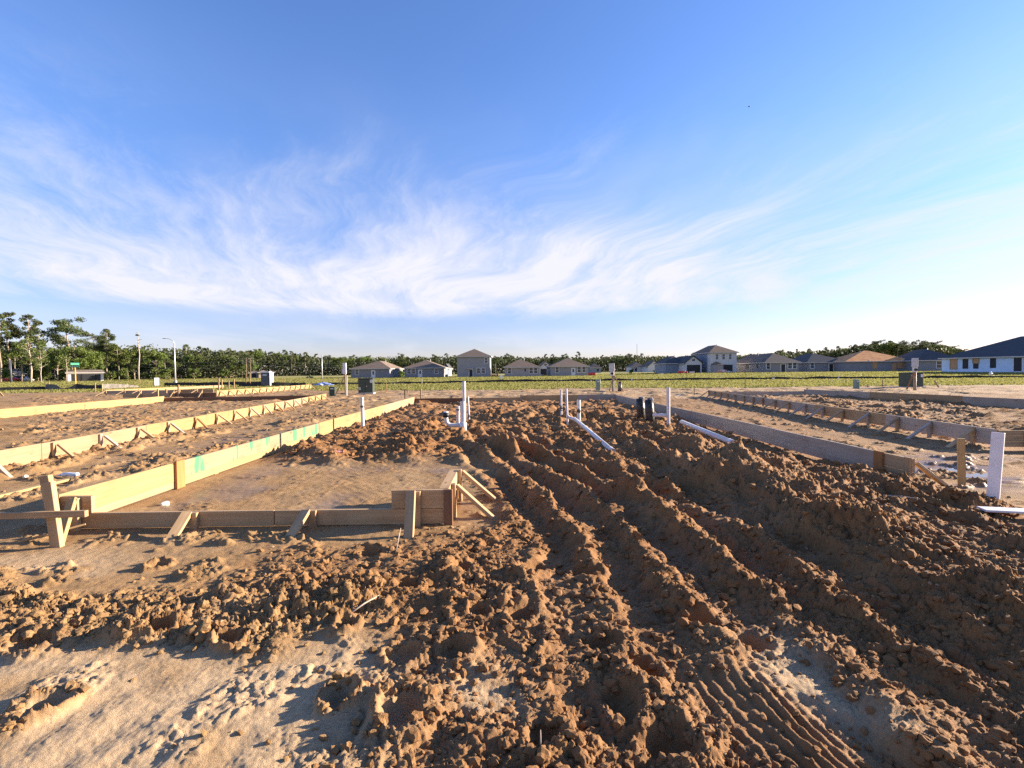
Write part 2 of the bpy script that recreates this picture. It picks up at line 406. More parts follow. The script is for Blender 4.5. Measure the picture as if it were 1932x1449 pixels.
# ------------------------------------------------------------------ materials
def new_mat(name):
    m = bpy.data.materials.new(name); m.use_nodes = True; nt = m.node_tree
    b = nt.nodes['Principled BSDF']; return m, nt, b
def rgb(c): return (c[0], c[1], c[2], 1)
def simple(name, col, rough=0.6, metal=0.0, var=0.12, scale=8.0, bump=0.0, spec=0.4, rnd=0.0):
    m, nt, b = new_mat(name); N = nt.nodes.new; L = nt.links.new
    tc = N('ShaderNodeTexCoord'); no = N('ShaderNodeTexNoise'); no.inputs['Scale'].default_value = scale; no.inputs['Detail'].default_value = 6
    L(tc.outputs['Object'], no.inputs['Vector'])
    mr = N('ShaderNodeMapRange'); mr.inputs['To Min'].default_value = 1-var; mr.inputs['To Max'].default_value = 1+var
    mr.inputs['From Min'].default_value = 0.3; mr.inputs['From Max'].default_value = 0.7
    L(no.outputs['Fac'], mr.inputs['Value'])
    val = mr.outputs[0]
    if rnd:
        oi = N('ShaderNodeObjectInfo'); r2 = N('ShaderNodeMapRange'); r2.inputs['To Min'].default_value = 1-rnd; r2.inputs['To Max'].default_value = 1+rnd
        L(oi.outputs['Random'], r2.inputs['Value']); mu = N('ShaderNodeMath'); mu.operation = 'MULTIPLY'; L(val, mu.inputs[0]); L(r2.outputs[0], mu.inputs[1]); val = mu.outputs[0]
    hs = N('ShaderNodeHueSaturation'); hs.inputs['Color'].default_value = rgb(col); L(val, hs.inputs['Value'])
    L(hs.outputs[0], b.inputs['Base Color'])
    b.inputs['Roughness'].default_value = rough; b.inputs['Metallic'].default_value = metal
    b.inputs['Specular IOR Level'].default_value = spec
    if bump:
        bp = N('ShaderNodeBump'); bp.inputs['Strength'].default_value = bump; bp.inputs['Distance'].default_value = 0.02
        L(no.outputs['Fac'], bp.inputs['Height']); L(bp.outputs[0], b.inputs['Normal'])
    return m
def wood(name, c1, c2, dirt=0.35, rnd=0.18, green=False):
    m, nt, b = new_mat(name); N = nt.nodes.new; L = nt.links.new
    tc = N('ShaderNodeTexCoord'); oi = N('ShaderNodeObjectInfo')
    off = N('ShaderNodeVectorMath'); off.operation = 'ADD'; L(tc.outputs['Object'], off.inputs[0])
    sc = N('ShaderNodeMath'); sc.operation = 'MULTIPLY'; sc.inputs[1].default_value = 37.0; L(oi.outputs['Random'], sc.inputs[0])
    cb = N('ShaderNodeCombineXYZ'); L(sc.outputs[0], cb.inputs[0]); L(sc.outputs[0], cb.inputs[1]); L(sc.outputs[0], cb.inputs[2]); L(cb.outputs[0], off.inputs[1])
    mp = N('ShaderNodeMapping'); mp.inputs['Scale'].default_value = (0.55, 9, 13); L(off.outputs[0], mp.inputs['Vector'])
    n1 = N('ShaderNodeTexNoise'); n1.inputs['Scale'].default_value = 2.2; n1.inputs['Detail'].default_value = 7; n1.inputs['Roughness'].default_value = 0.6; n1.inputs['Distortion'].default_value = 0.6; L(mp.outputs[0], n1.inputs['Vector'])
    n2 = N('ShaderNodeTexNoise'); n2.inputs['Scale'].default_value = 2.3; n2.inputs['Detail'].default_value = 6; L(off.outputs[0], n2.inputs['Vector'])
    cr = N('ShaderNodeValToRGB'); cr.color_ramp.elements[0].position = 0.3; cr.color_ramp.elements[1].position = 0.72
    cr.color_ramp.elements[0].color = rgb(c2); cr.color_ramp.elements[1].color = rgb(c1); L(n1.outputs['Fac'], cr.inputs[0])
    # random tint of each board
    r2 = N('ShaderNodeMapRange'); r2.inputs['To Min'].default_value = 1-rnd; r2.inputs['To Max'].default_value = 1+rnd*0.5; L(oi.outputs['Random'], r2.inputs['Value'])
    hs = N('ShaderNodeHueSaturation'); L(cr.outputs[0], hs.inputs['Color']); L(r2.outputs[0], hs.inputs['Value'])
    # splashed soil: own shape
    d = N('ShaderNodeMapRange'); d.inputs['From Min'].default_value = 0.52; d.inputs['From Max'].default_value = 0.72; d.inputs['To Max'].default_value = dirt; L(n2.outputs['Fac'], d.inputs['Value'])
    mx = N('ShaderNodeMix'); mx.data_type = 'RGBA'; L(d.outputs[0], mx.inputs['Factor']); L(hs.outputs[0], mx.inputs[6]); mx.inputs[7].default_value = (0.20, 0.115, 0.06, 1)
    col = mx.outputs[2]
    # knots
    vo = N('ShaderNodeTexVoronoi'); vo.inputs['Scale'].default_value = 1.0; m3 = N('ShaderNodeMapping'); m3.inputs['Scale'].default_value = (1.6, 5, 5); L(off.outputs[0], m3.inputs['Vector']); L(m3.outputs[0], vo.inputs['Vector'])
    kn = N('ShaderNodeMapRange'); kn.inputs['From Min'].default_value = 0.05; kn.inputs['From Max'].default_value = 0.11; kn.inputs['To Min'].default_value = 0.7; kn.inputs['To Max'].default_value = 0.0; L(vo.outputs['Distance'], kn.inputs['Value'])
    mk = N('ShaderNodeMix'); mk.data_type = 'RGBA'; L(kn.outputs[0], mk.inputs['Factor']); L(col, mk.inputs[6]); mk.inputs[7].default_value = (0.16, 0.07, 0.03, 1); col = mk.outputs[2]
    if green:   # smeared green paint
        m4 = N('ShaderNodeMapping'); m4.inputs['Scale'].default_value = (2.0, 0.5, 0.5); L(off.outputs[0], m4.inputs['Vector'])
        n4 = N('ShaderNodeTexNoise'); n4.inputs['Scale'].default_value = 1.5; n4.inputs['Detail'].default_value = 4; L(m4.outputs[0], n4.inputs['Vector'])
        g = N('ShaderNodeMapRange'); g.inputs['From Min'].default_value = 0.51; g.inputs['From Max'].default_value = 0.57; g.inputs['To Max'].default_value = 0.85; L(n4.outputs['Fac'], g.inputs['Value'])
        mg = N('ShaderNodeMix'); mg.data_type = 'RGBA'; L(g.outputs[0], mg.inputs['Factor']); L(col, mg.inputs[6]); mg.inputs[7].default_value = (0.03, 0.20, 0.11, 1); col = mg.outputs[2]
    L(col, b.inputs['Base Color']); b.inputs['Roughness'].default_value = 0.75; b.inputs['Specular IOR Level'].default_value = 0.25
    bp = N('ShaderNodeBump'); bp.inputs['Strength'].default_value = 0.25; bp.inputs['Distance'].default_value = 0.004; L(n1.outputs['Fac'], bp.inputs['Height']); L(bp.outputs[0], b.inputs['Normal'])
    return m

def soil_mat():
    m, nt, b = new_mat('soil'); N = nt.nodes.new; L = nt.links.new
    ge = N('ShaderNodeNewGeometry')
    def attr(n):
        a = N('ShaderNodeAttribute'); a.attribute_name = n; return a.outputs['Fac']
    def noise(scale, detail=6, rough=0.6, vec=None):
        n = N('ShaderNodeTexNoise'); n.inputs['Scale'].default_value = scale; n.inputs['Detail'].default_value = detail; n.inputs['Roughness'].default_value = rough
        L(vec if vec is not None else ge.outputs['Position'], n.inputs['Vector']); return n.outputs['Fac']
    def mixc(f, a, c):
        n = N('ShaderNodeMix'); n.data_type = 'RGBA'
        L(f, n.inputs['Factor'])
        for k, v in ((6, a), (7, c)):
            if isinstance(v, tuple): n.inputs[k].default_value = rgb(v)
            else: L(v, n.inputs[k])
        return n.outputs[2]
    def mr(v, a, c, lo=0.0, hi=1.0):
        n = N('ShaderNodeMapRange'); n.inputs['From Min'].default_value = a; n.inputs['From Max'].default_value = c
        n.inputs['To Min'].default_value = lo; n.inputs['To Max'].default_value = hi; L(v, n.inputs['Value']); return n.outputs[0]
    def mul(a, c):
        n = N('ShaderNodeMath'); n.operation = 'MULTIPLY'
        for k, v in ((0, a), (1, c)):
            if isinstance(v, (int, float)): n.inputs[k].default_value = v
            else: L(v, n.inputs[k])
        return n.outputs[0]
    tone = attr('tone'); pale = attr('pale'); grass = attr('grass'); wet = attr('wet')
    nb = noise(3.0, 8, 0.65); nf = noise(38, 6, 0.7); nl = noise(0.5, 4, 0.5); ns = noise(150, 3, 0.6)
    tan = mixc(mr(nb, 0.3, 0.7), (0.235, 0.135, 0.054), (0.335, 0.203, 0.090))
    red = mixc(mr(nb, 0.32, 0.68), (0.175, 0.079, 0.027), (0.275, 0.138, 0.051))
    red = mixc(mr(nl, 0.48, 0.62), red, (0.26, 0.138, 0.058))
    sand = mixc(mr(nf, 0.35, 0.65), (0.39, 0.265, 0.145), (0.49, 0.355, 0.215))
    c = mixc(tone, tan, red)
    c = mixc(pale, c, sand)
    # specks of grit and roots
    c = mixc(mul(mr(ns, 0.66, 0.74), 0.5), c, (0.60, 0.52, 0.42))
    c = mixc(mul(mr(nf, 0.36, 0.26), 0.45), c, (0.11, 0.06, 0.03))
    gn_ = noise(0.35, 5, 0.6); gf = noise(7.0, 5, 0.7)
    gcol = mixc(mr(gn_, 0.38, 0.62), (0.27, 0.25, 0.062), (0.35, 0.29, 0.095))
    gcol = mixc(mr(gf, 0.45, 0.75), gcol, (0.19, 0.195, 0.05))
    gm = N('ShaderNodeMath'); gm.operation = 'MULTIPLY_ADD'; L(mr(gf, 0.3, 0.7, -0.5, 0.5), gm.inputs[0]); gm.inputs[1].default_value = 0.7; L(grass, gm.inputs[2])
    c = mixc(mr(gm.outputs[0], 0.4, 0.6), c, gcol)
    wetd = mixc(mul(wet, 0.35), c, (0.10, 0.06, 0.035))
    L(wetd, b.inputs['Base Color'])
    ro = N('ShaderNodeMapRange'); L(wet, ro.inputs['Value']); ro.inputs['To Min'].default_value = 0.92; ro.inputs['To Max'].default_value = 0.28
    L(ro.outputs[0], b.inputs['Roughness']); b.inputs['Specular IOR Level'].default_value = 0.3
    h1 = noise(60, 8, 0.75); h2 = noise(240, 4, 0.7)
    ad = N('ShaderNodeMath'); ad.operation = 'MULTIPLY_ADD'; L(h2, ad.inputs[0]); ad.inputs[1].default_value = 0.4; L(h1, ad.inputs[2])
    bp = N('ShaderNodeBump'); bp.inputs['Distance'].default_value = 0.011
    st = N('ShaderNodeMapRange'); L(wet, st.inputs['Value']); st.inputs['To Min'].default_value = 0.75; st.inputs['To Max'].default_value = 0.15
    L(st.outputs[0], bp.inputs['Strength']); L(ad.outputs[0], bp.inputs['Height']); L(bp.outputs[0], b.inputs['Normal'])
    return m
SOIL = soil_mat()
MT = dict(
    wood_y=wood('fresh_pine_wood', (0.37, 0.265, 0.125), (0.29, 0.19, 0.08), 0.55),
    wood_p=wood('pinkish_pine_wood', (0.33, 0.225, 0.14), (0.27, 0.165, 0.095), 0.55, green=True),
    wood_q=wood('plain_pinkish_wood', (0.35, 0.25, 0.15), (0.28, 0.18, 0.10), 0.55),
    wood_t=wood('tan_wood', (0.46, 0.315, 0.175), (0.35, 0.22, 0.11), 0.6),
    wood_g=wood('weathered_wood', (0.44, 0.36, 0.29), (0.33, 0.26, 0.20), 0.4),
    wood_o=wood('orange_wood', (0.42, 0.20, 0.07), (0.28, 0.12, 0.04), 0.4),
    wood_d=wood('dark_wood', (0.22, 0.12, 0.07), (0.13, 0.065, 0.035), 0.6),
    pvc=simple('white_plastic_pipe', (0.62, 0.60, 0.60), 0.35, var=0.06, scale=14),
    pvc_dirty=simple('soiled_plastic_pipe', (0.62, 0.58, 0.56), 0.45, var=0.25, scale=20),
    rubber=simple('black_rubber', (0.02, 0.02, 0.022), 0.55),
    blackwrap=simple('black_plastic_wrap', (0.018, 0.018, 0.018), 0.4, bump=0.4, scale=25),
    white=simple('white_paint', (0.68, 0.66, 0.66), 0.5, var=0.06, scale=9),
    green_box=simple('dark_green_paint', (0.045, 0.062, 0.045), 0.45, var=0.15),
    green_light=simple('pale_green_paint', (0.20, 0.27, 0.21), 0.5, var=0.12),
    grey_metal=simple('grey_metal', (0.42, 0.43, 0.44), 0.4, 0.6),
    galv=simple('galvanised_metal', (0.55, 0.56, 0.57), 0.45, 0.5),
    dark=simple('dark_opening', (0.02, 0.02, 0.024), 0.6),
    glass=simple('dark_window_glass', (0.03, 0.035, 0.045), 0.06, spec=0.8, var=0.02),
    concrete=simple('concrete', (0.40, 0.38, 0.35), 0.85, scale=5),
    fabric=simple('black_silt_fabric', (0.022, 0.021, 0.022), 0.7, var=0.4, scale=3),
    fabric_g=simple('dusty_silt_fabric', (0.13, 0.115, 0.10), 0.85, var=0.4, scale=2),
    steel=simple('rusty_steel', (0.10, 0.06, 0.045), 0.7),
    yellow=simple('yellow_post_paint', (0.65, 0.42, 0.06), 0.5),
    sign_green=simple('sign_green', (0.01, 0.22, 0.13), 0.4, var=0.02),
    red=simple('red_plastic', (0.55, 0.05, 0.035), 0.5, var=0.3, scale=3),
    pink=simple('pale_red_plastic', (0.60, 0.25, 0.24), 0.5, var=0.3, scale=3),
    grey_dark=simple('dark_grey_plastic', (0.075, 0.08, 0.10), 0.5),
    grey_light=simple('light_grey_plastic', (0.48, 0.49, 0.50), 0.5),
    brown=simple('brown_plastic', (0.10, 0.05, 0.035), 0.6),
    blue_bag=simple('blue_plastic_bag', (0.30, 0.38, 0.70), 0.4, var=0.5, scale=6),
    stone=simple('pale_stone', (0.62, 0.57, 0.50), 0.85, bump=0.4),
    tyre=simple('black_tyre', (0.02, 0.02, 0.02), 0.8),
    pole_wood=simple('pole_wood', (0.16, 0.115, 0.085), 0.9, scale=4),
)
def muddy(mat, amount=0.75):
    nt = mat.node_tree; N = nt.nodes.new; L = nt.links.new; b = nt.nodes['Principled BSDF']
    src = b.inputs['Base Color'].links[0].from_socket
    ge = N('ShaderNodeNewGeometry'); no = N('ShaderNodeTexNoise'); no.inputs['Scale'].default_value = 16; no.inputs['Detail'].default_value = 6; no.inputs['Roughness'].default_value = 0.65; L(ge.outputs['Position'], no.inputs['Vector'])
    mr = N('ShaderNodeMapRange'); mr.inputs['From Min'].default_value = 0.56; mr.inputs['From Max'].default_value = 0.68; mr.inputs['To Max'].default_value = amount; L(no.outputs['Fac'], mr.inputs['Value'])
    mx = N('ShaderNodeMix'); mx.data_type = 'RGBA'; L(mr.outputs[0], mx.inputs['Factor']); L(src, mx.inputs[6]); mx.inputs[7].default_value = (0.26, 0.15, 0.075, 1); L(mx.outputs[2], b.inputs['Base Color'])
muddy(MT['pvc'], 0.6); muddy(MT['pvc_dirty'], 0.9); muddy(MT['blackwrap'], 0.5); muddy(MT['white'], 0.22)
def siding(name, col, step=0.2):
    m, nt, b = new_mat(name); N = nt.nodes.new; L = nt.links.new
    ge = N('ShaderNodeNewGeometry'); sp = N('ShaderNodeSeparateXYZ'); L(ge.outputs['Position'], sp.inputs[0])
    no = N('ShaderNodeTexNoise'); no.inputs['Scale'].default_value = 1.2; no.inputs['Detail'].default_value = 5; L(ge.outputs['Position'], no.inputs['Vector'])
    mr = N('ShaderNodeMapRange'); mr.inputs['To Min'].default_value = 0.9; mr.inputs['To Max'].default_value = 1.1; L(no.outputs['Fac'], mr.inputs['Value'])
    hs = N('ShaderNodeHueSaturation'); hs.inputs['Color'].default_value = rgb(col); L(mr.outputs[0], hs.inputs['Value']); L(hs.outputs[0], b.inputs['Base Color'])
    fr = N('ShaderNodeMath'); fr.operation = 'FRACT'; dv = N('ShaderNodeMath'); dv.operation = 'DIVIDE'; dv.inputs[1].default_value = step; L(sp.outputs['Z'], dv.inputs[0]); L(dv.outputs[0], fr.inputs[0])
    bp = N('ShaderNodeBump'); bp.inputs['Strength'].default_value = 0.5; bp.inputs['Distance'].default_value = 0.02; L(fr.outputs[0], bp.inputs['Height']); L(bp.outputs[0], b.inputs['Normal'])
    b.inputs['Roughness'].default_value = 0.7
    return m
def shingle(name, col):
    m, nt, b = new_mat(name); N = nt.nodes.new; L = nt.links.new
    ge = N('ShaderNodeNewGeometry'); br = N('ShaderNodeTexBrick'); br.inputs['Scale'].default_value = 1.0
    br.inputs['Brick Width'].default_value = 0.6; br.inputs['Row Height'].default_value = 0.22; br.inputs['Mortar Size'].default_value = 0.012
    br.inputs['Color1'].default_value = rgb([c*0.85 for c in col]); br.inputs['Color2'].default_value = rgb([c*1.15 for c in col]); br.inputs['Mortar'].default_value = rgb([c*0.6 for c in col])
    sp = N('ShaderNodeSeparateXYZ'); L(ge.outputs['Position'], sp.inputs[0]); ad = N('ShaderNodeMath'); L(sp.outputs[0], ad.inputs[0]); L(sp.outputs[1], ad.inputs[1])
    cb = N('ShaderNodeCombineXYZ'); L(ad.outputs[0], cb.inputs[0]); L(sp.outputs[2], cb.inputs[1]); L(cb.outputs[0], br.inputs['Vector'])
    L(br.outputs['Color'], b.inputs['Base Color']); b.inputs['Roughness'].default_value = 0.9
    return m
WALLS = dict(blue=siding('grey_blue_siding', (0.225, 0.215, 0.225)), grey=siding('grey_siding', (0.28, 0.265, 0.27)), taupe=siding('taupe_siding', (0.36, 0.31, 0.29)),
             white=siding('white_siding', (0.58, 0.56, 0.54)), wrap=simple('pale_blue_house_wrap', (0.50, 0.62, 0.78), 0.5, var=0.08, scale=0.9),
             slate=siding('slate_siding', (0.20, 0.23, 0.29)), tanw=siding('tan_siding', (0.46, 0.36, 0.27)), brick=simple('pinkish_brick', (0.42, 0.27, 0.22), 0.85, var=0.25, scale=2))
ROOFS = dict(brown=shingle('brown_shingles', (0.185, 0.13, 0.09)), dark=shingle('dark_shingles', (0.06, 0.06, 0.066)), grey=shingle('grey_shingles', (0.125, 0.10, 0.08)),
             red=None, tan=shingle('tan_shingles', (0.24, 0.19, 0.15)))
def red_roof():
    m, nt, b = new_mat('orange_roof_sheathing'); N = nt.nodes.new; L = nt.links.new
    ge = N('ShaderNodeNewGeometry'); wv = N('ShaderNodeTexNoise'); mp = N('ShaderNodeMapping'); mp.inputs['Scale'].default_value = (0.8, 0.8, 2.5); L(ge.outputs['Position'], mp.inputs['Vector']); L(mp.outputs[0], wv.inputs['Vector']); wv.inputs['Scale'].default_value = 1.0; wv.inputs['Detail'].default_value = 4
    cr = N('ShaderNodeValToRGB'); cr.color_ramp.elements[0].position = 0.4; cr.color_ramp.elements[1].position = 0.6; cr.color_ramp.elements[0].color = (0.56, 0.21, 0.06, 1); cr.color_ramp.elements[1].color = (0.72, 0.34, 0.11, 1)
    L(wv.outputs['Fac'], cr.inputs[0]); L(cr.outputs[0], b.inputs['Base Color']); b.inputs['Roughness'].default_value = 0.85
    return m
ROOFS['red'] = red_roof()
def leaf_mat(name, c1, c2, c3, tl=0.25):
    m, nt, b = new_mat(name); N = nt.nodes.new; L = nt.links.new
    oi = N('ShaderNodeObjectInfo'); at = N('ShaderNodeAttribute'); at.attribute_name = 'tint'
    cr = N('ShaderNodeValToRGB'); e = cr.color_ramp.elements; e[0].color = rgb(c1); e[1].color = rgb(c3); x = e.new(0.5); x.color = rgb(c2); L(at.outputs['Fac'], cr.inputs[0])
    mr = N('ShaderNodeMapRange'); mr.inputs['To Min'].default_value = 0.7; mr.inputs['To Max'].default_value = 1.3; L(oi.outputs['Random'], mr.inputs['Value'])
    hs = N('ShaderNodeHueSaturation'); L(cr.outputs[0], hs.inputs['Color']); L(mr.outputs[0], hs.inputs['Value'])
    h2 = N('ShaderNodeMapRange'); h2.inputs['To Min'].default_value = 0.485; h2.inputs['To Max'].default_value = 0.515; L(oi.outputs['Random'], h2.inputs['Value']); L(h2.outputs[0], hs.inputs['Hue'])
    L(hs.outputs[0], b.inputs['Base Color']); b.inputs['Roughness'].default_value = 0.65; b.inputs['Specular IOR Level'].default_value = 0.2
    tr = N('ShaderNodeBsdfTranslucent'); L(hs.outputs[0], tr.inputs['Color']); mx = N('ShaderNodeMixShader'); mx.inputs[0].default_value = tl
    L(b.outputs[0], mx.inputs[1]); L(tr.outputs[0], mx.inputs[2]); L(mx.outputs[0], nt.nodes['Material Output'].inputs['Surface'])
    return m
PINE = leaf_mat('pine_needles', (0.045, 0.062, 0.022), (0.080, 0.100, 0.036), (0.125, 0.140, 0.052))
BROAD = leaf_mat('broad_leaves', (0.060, 0.095, 0.020), (0.110, 0.150, 0.034), (0.165, 0.190, 0.055))
GRASSM = leaf_mat('grass_blades', (0.165, 0.165, 0.042), (0.20, 0.19, 0.056), (0.245, 0.215, 0.078), 0.45)
BARK = simple('bark', (0.28, 0.22, 0.165), 0.9, var=0.3, scale=2, bump=0.5, rnd=0.35)
BARE = simple('pale_bare_wood', (0.34, 0.29, 0.23), 0.9, var=0.2, scale=2)

# ------------------------------------------------------------------ the ground sheet
def build_ground():
    ys = [0.55]
    while ys[-1] < 14: ys.append(ys[-1]+(ys[-1]+0.5)/370)
    while ys[-1] < 46: ys.append(ys[-1]*(1+1/250))
    while ys[-1] < 64: ys.append(ys[-1]*(1+1/120))
    while ys[-1] < 4500: ys.append(ys[-1]*1.075)
    ys = np.array(ys)
    us = np.concatenate([np.linspace(-1.7, -0.96, 50, endpoint=False), np.linspace(-0.96, 0.96, 700), np.linspace(0.96, 1.7, 51)[1:]])
    Y, U = np.meshgrid(ys, us, indexing='ij')
    X = U*(Y+0.5)
    xf, yf = X.ravel(), Y.ravel()
    h, I = height(xf, yf)
    h = h*ss(yf, 2500, 200)
    V = np.stack([xf, yf, h], 1)
    nr, nc = Y.shape
    idx = np.arange(nr*nc).reshape(nr, nc)
    F = np.stack([idx[:-1, :-1].ravel(), idx[:-1, 1:].ravel(), idx[1:, 1:].ravel(), idx[1:, :-1].ravel()], 1)
    me = np_mesh('ground', V, F, True)
    # soil kinds
    red = np.clip(np.maximum.reduce([I['right'], I['inner']*0.95, I['mid']*0.75, I['rim']*0.5, I['hole']*0.6, ss(I['heap'], 0.05, 0.2)]), 0, 1)
    red = np.clip(red+I['clump']*0.22, 0, 1)
    dark_r = ss(xf, 5.3, 6.0)*0.85*ss(yf, 27, 25)
    red = np.maximum(red, dark_r*(0.62+0.38*I['clumpfar']))
    n = fbm(xf*1.1, yf*1.1, 4, 201)
    pale = ss(I['wy'], 2.9, 2.35)*ss(I['wx'], 0.2, -0.7)*ss(n+0.30, -0.15, 0.25)*(1-0.9*I['clump'])
    pale = np.maximum(pale, ss(I['wy'], 4.6, 3.6)*ss(I['wx'], -2.6, -3.3)*ss(n, 0.0, 0.25)*0.7*(1-I['clump']))
    pale = np.maximum(pale, np.clip(np.maximum(I['sand_r'], I['sand_c']*0.9)*1.2, 0, 1)*(1-0.6*I['clump']))
    strip = ss(yf, 23.2, 26)*ss(yf, 42, 39)*ss(xf, -14, -4)
    pale = np.maximum(pale, strip*ss(n, -0.25, 0.2)*0.6)
    pale = np.maximum(pale, 0.22*ss(n, 0.0, 0.35)*(1-red)*ss(xf, 5.5, 4.5))
    pale = np.clip(pale, 0, 1)
    edge = 40+3.0*gn(xf*0.08, yf*0.02, 211)+1.2*gn(xf*0.5, yf*0.3, 212)-3.5*ss(xf, 10, 30)+4.0*ss(xf, -12, -22)
    grass = ss(yf, edge-0.8, edge+1.5)
    bald = ss(gn(xf*0.12+5, yf*0.10, 213)+0.5*gn(xf*0.5, yf*0.4, 214), 0.22, 0.5)*0.55
    grass = grass*(1-bald*ss(xf, 20, -20))
    path = np.exp(-((yf-73-0.15*xf)/1.6)**2)*ss(xf, 20, -20)*0.9+np.exp(-((yf-110)/7)**2)*ss(xf, -20, -45)*0.6
    grass = np.clip(grass*(1-path), 0, 1)
    wet = np.clip(I['garage']*ss(fbm(xf*0.9, yf*0.7, 3, 221), -0.15, 0.3)*0.8, 0, 1)
    wet = np.maximum(wet, I['valley']*0.35*ss(yf, 9, 4))
    wet = np.maximum(wet, ss(xf, 5.3, 5.9)*ss(xf, 8.6, 7.6)*ss(yf, 5.2, 6.2)*ss(yf, 9.0, 7.5)*ss(fbm(xf*1.1, yf*1.6, 3, 222), -0.05, 0.2)*0.9)
    wet = np.maximum(wet, np.exp(-((xf+6.2)/0.8)**2-((yf-11)/2.5)**2)*0.5*(1-I['clump']))
    fattr(me, 'tone', red); fattr(me, 'pale', pale); fattr(me, 'grass', grass); fattr(me, 'wet', wet)
    o = link('ground', me, SOIL); tag(o, kind='structure')
    b = MB(); S = 5000
    b.face([(-S, -S, -0.55), (S, -S, -0.55), (S, S, -0.55), (-S, S, -0.55)])
    tag(b.build('ground', SOIL), kind='structure')
build_ground()

# loose clods of soil: nobody could count them
def build_clods():
    bm = bmesh.new(); bmesh.ops.create_icosphere(bm, subdivisions=2, radius=1); v2 = np.array([v.co[:] for v in bm.verts]); f2 = np.array([[v.index for v in f.verts] for f in bm.faces]); bm.free()
    bm = bmesh.new(); bmesh.ops.create_icosphere(bm, subdivisions=1, radius=1); v1 = np.array([v.co[:] for v in bm.verts]); f1 = np.array([[v.index for v in f.verts] for f in bm.faces]); bm.free()
    n = 52000
    y = 1.5*np.exp(rng.random(n)*math.log(20/1.5)); x = (rng.random(n)*2-1)*(y+0.4)*1.15
    h, I = height(x, y)
    keep = rng.random(n) < np.clip(I['clump']*0.62+0.012+0.05*ss(gn(x*1.9+3, y*1.9, 107), 0.2, 0.5), 0, 1)*(1-0.85*I['garage'])
    x, y, h = x[keep], y[keep], h[keep]; clump = I['clump'][keep]; tone_ = np.clip(np.maximum.reduce([I['right'], I['inner'], I['mid']*0.8])[keep]+0.1, 0, 1)
    r = 0.005+0.027*rng.random(len(x))**3.4
    r = r*(0.6+0.55*np.minimum(y/3.2, 3.4)**0.8)*(0.55+0.45*clump)
    Vs = []; Fs = []; T = []; PL = []; off = 0
    order = np.argsort(-r/y)
    n2 = 500
    variants1 = []; variants2 = []
    for k in range(14):
        for (src, dst) in ((v1, variants1), (v2, variants2)):
            a = rng.normal(size=3)*10
            d = 1+0.55*gn(src[:, 0]*1.6+a[0], src[:, 1]*1.6+src[:, 2]*1.3+a[1], k)+0.35*gn(src[:, 0]*3.7+a[2], src[:, 2]*3.7-src[:, 1]*2.9+a[0], k+50)
            w = src*d[:, None]*np.array([1.15, 0.95, 0.75])
            dst.append(w)
    for j, i in enumerate(order[:6500]):
        big = j < n2
        vv = (variants2 if big else variants1)[i % 14]; ff = f2 if big else f1
        a = rng.random()*6.283; t = (rng.random()-0.5)*1.6; ca, sa, ct, st = math.cos(a), math.sin(a), math.cos(t), math.sin(t)
        R = np.array([[ca, -sa*ct, sa*st], [sa, ca*ct, -ca*st], [0, st, ct]])
        p = vv @ R.T*r[i]+np.array([x[i], y[i], h[i]+r[i]*0.12])
        Vs.append(p); Fs.append(ff+off); off += len(vv); T.append(np.full(len(vv), tone_[i])); PL.append(np.full(len(vv), 0.6 if (rng.random() < 0.06 and r[i] < 0.012*y[i]/3) else 0.0))
    me = np_mesh('soil_clods', np.concatenate(Vs), np.concatenate(Fs), False)
    fattr(me, 'tone', np.concatenate(T)); z = np.zeros(off); fattr(me, 'pale', np.concatenate(PL)); fattr(me, 'grass', z); fattr(me, 'wet', z)
    o = link('soil_clods', me, SOIL); tag(o, 'loose clods of orange brown soil strewn over the muddy ground', 'soil', kind='stuff')
build_clods()

def build_grass():
    n = 180000
    y = 38*np.exp(rng.random(n)*math.log(175/38)); x = (rng.random(n)*2-1)*(y*1.12)
    edge = 40+3.0*gn(x*0.08, y*0.02, 211)+1.2*gn(x*0.5, y*0.3, 212)-3.5*ss(x, 10, 30)+4.0*ss(x, -12, -22)
    bald = ss(gn(x*0.12+5, y*0.10, 213)+0.5*gn(x*0.5, y*0.4, 214), 0.22, 0.5)*0.75*ss(x, 20, -20)
    path = np.exp(-((y-73-0.15*x)/1.6)**2)*ss(x, 20, -20)+np.exp(-((y-110)/7)**2)*ss(x, -20, -45)*0.7
    keep = (y > edge) & (rng.random(n) > np.clip(bald+path, 0, 1))
    x, y = x[keep], y[keep]; h, _ = height(x, y, False); n = len(x)
    a = rng.random(n)*math.pi; w = (0.05+0.05*rng.random(n))*(y/45)**0.7; hh = (0.05+0.09*rng.random(n)**2)*(y/45)**0.2
    dx, dy = np.cos(a)*w, np.sin(a)*w; lx, ly = rng.normal(size=n)*0.05, rng.normal(size=n)*0.05
    V = np.stack([np.stack([x-dx, y-dy, h-0.03], 1), np.stack([x+dx, y+dy, h-0.03], 1), np.stack([x+dx*0.5+lx, y+dy*0.5+ly, h+hh], 1), np.stack([x-dx*0.6+lx, y-dy*0.6+ly, h+hh*0.8], 1)], 1).reshape(-1, 3)
    me = np_mesh('grass', V, np.arange(4*n).reshape(n, 4))
    t = np.clip(0.5+0.5*fbm(x*0.12, y*0.12, 3, 301)+rng.normal(size=n)*0.18, 0, 1)
    fattr(me, 'tint', np.repeat(t, 4))
    tag(link('grass', me, GRASSM), 'yellow green grass covering the open field', 'grass', kind='stuff')
build_grass()

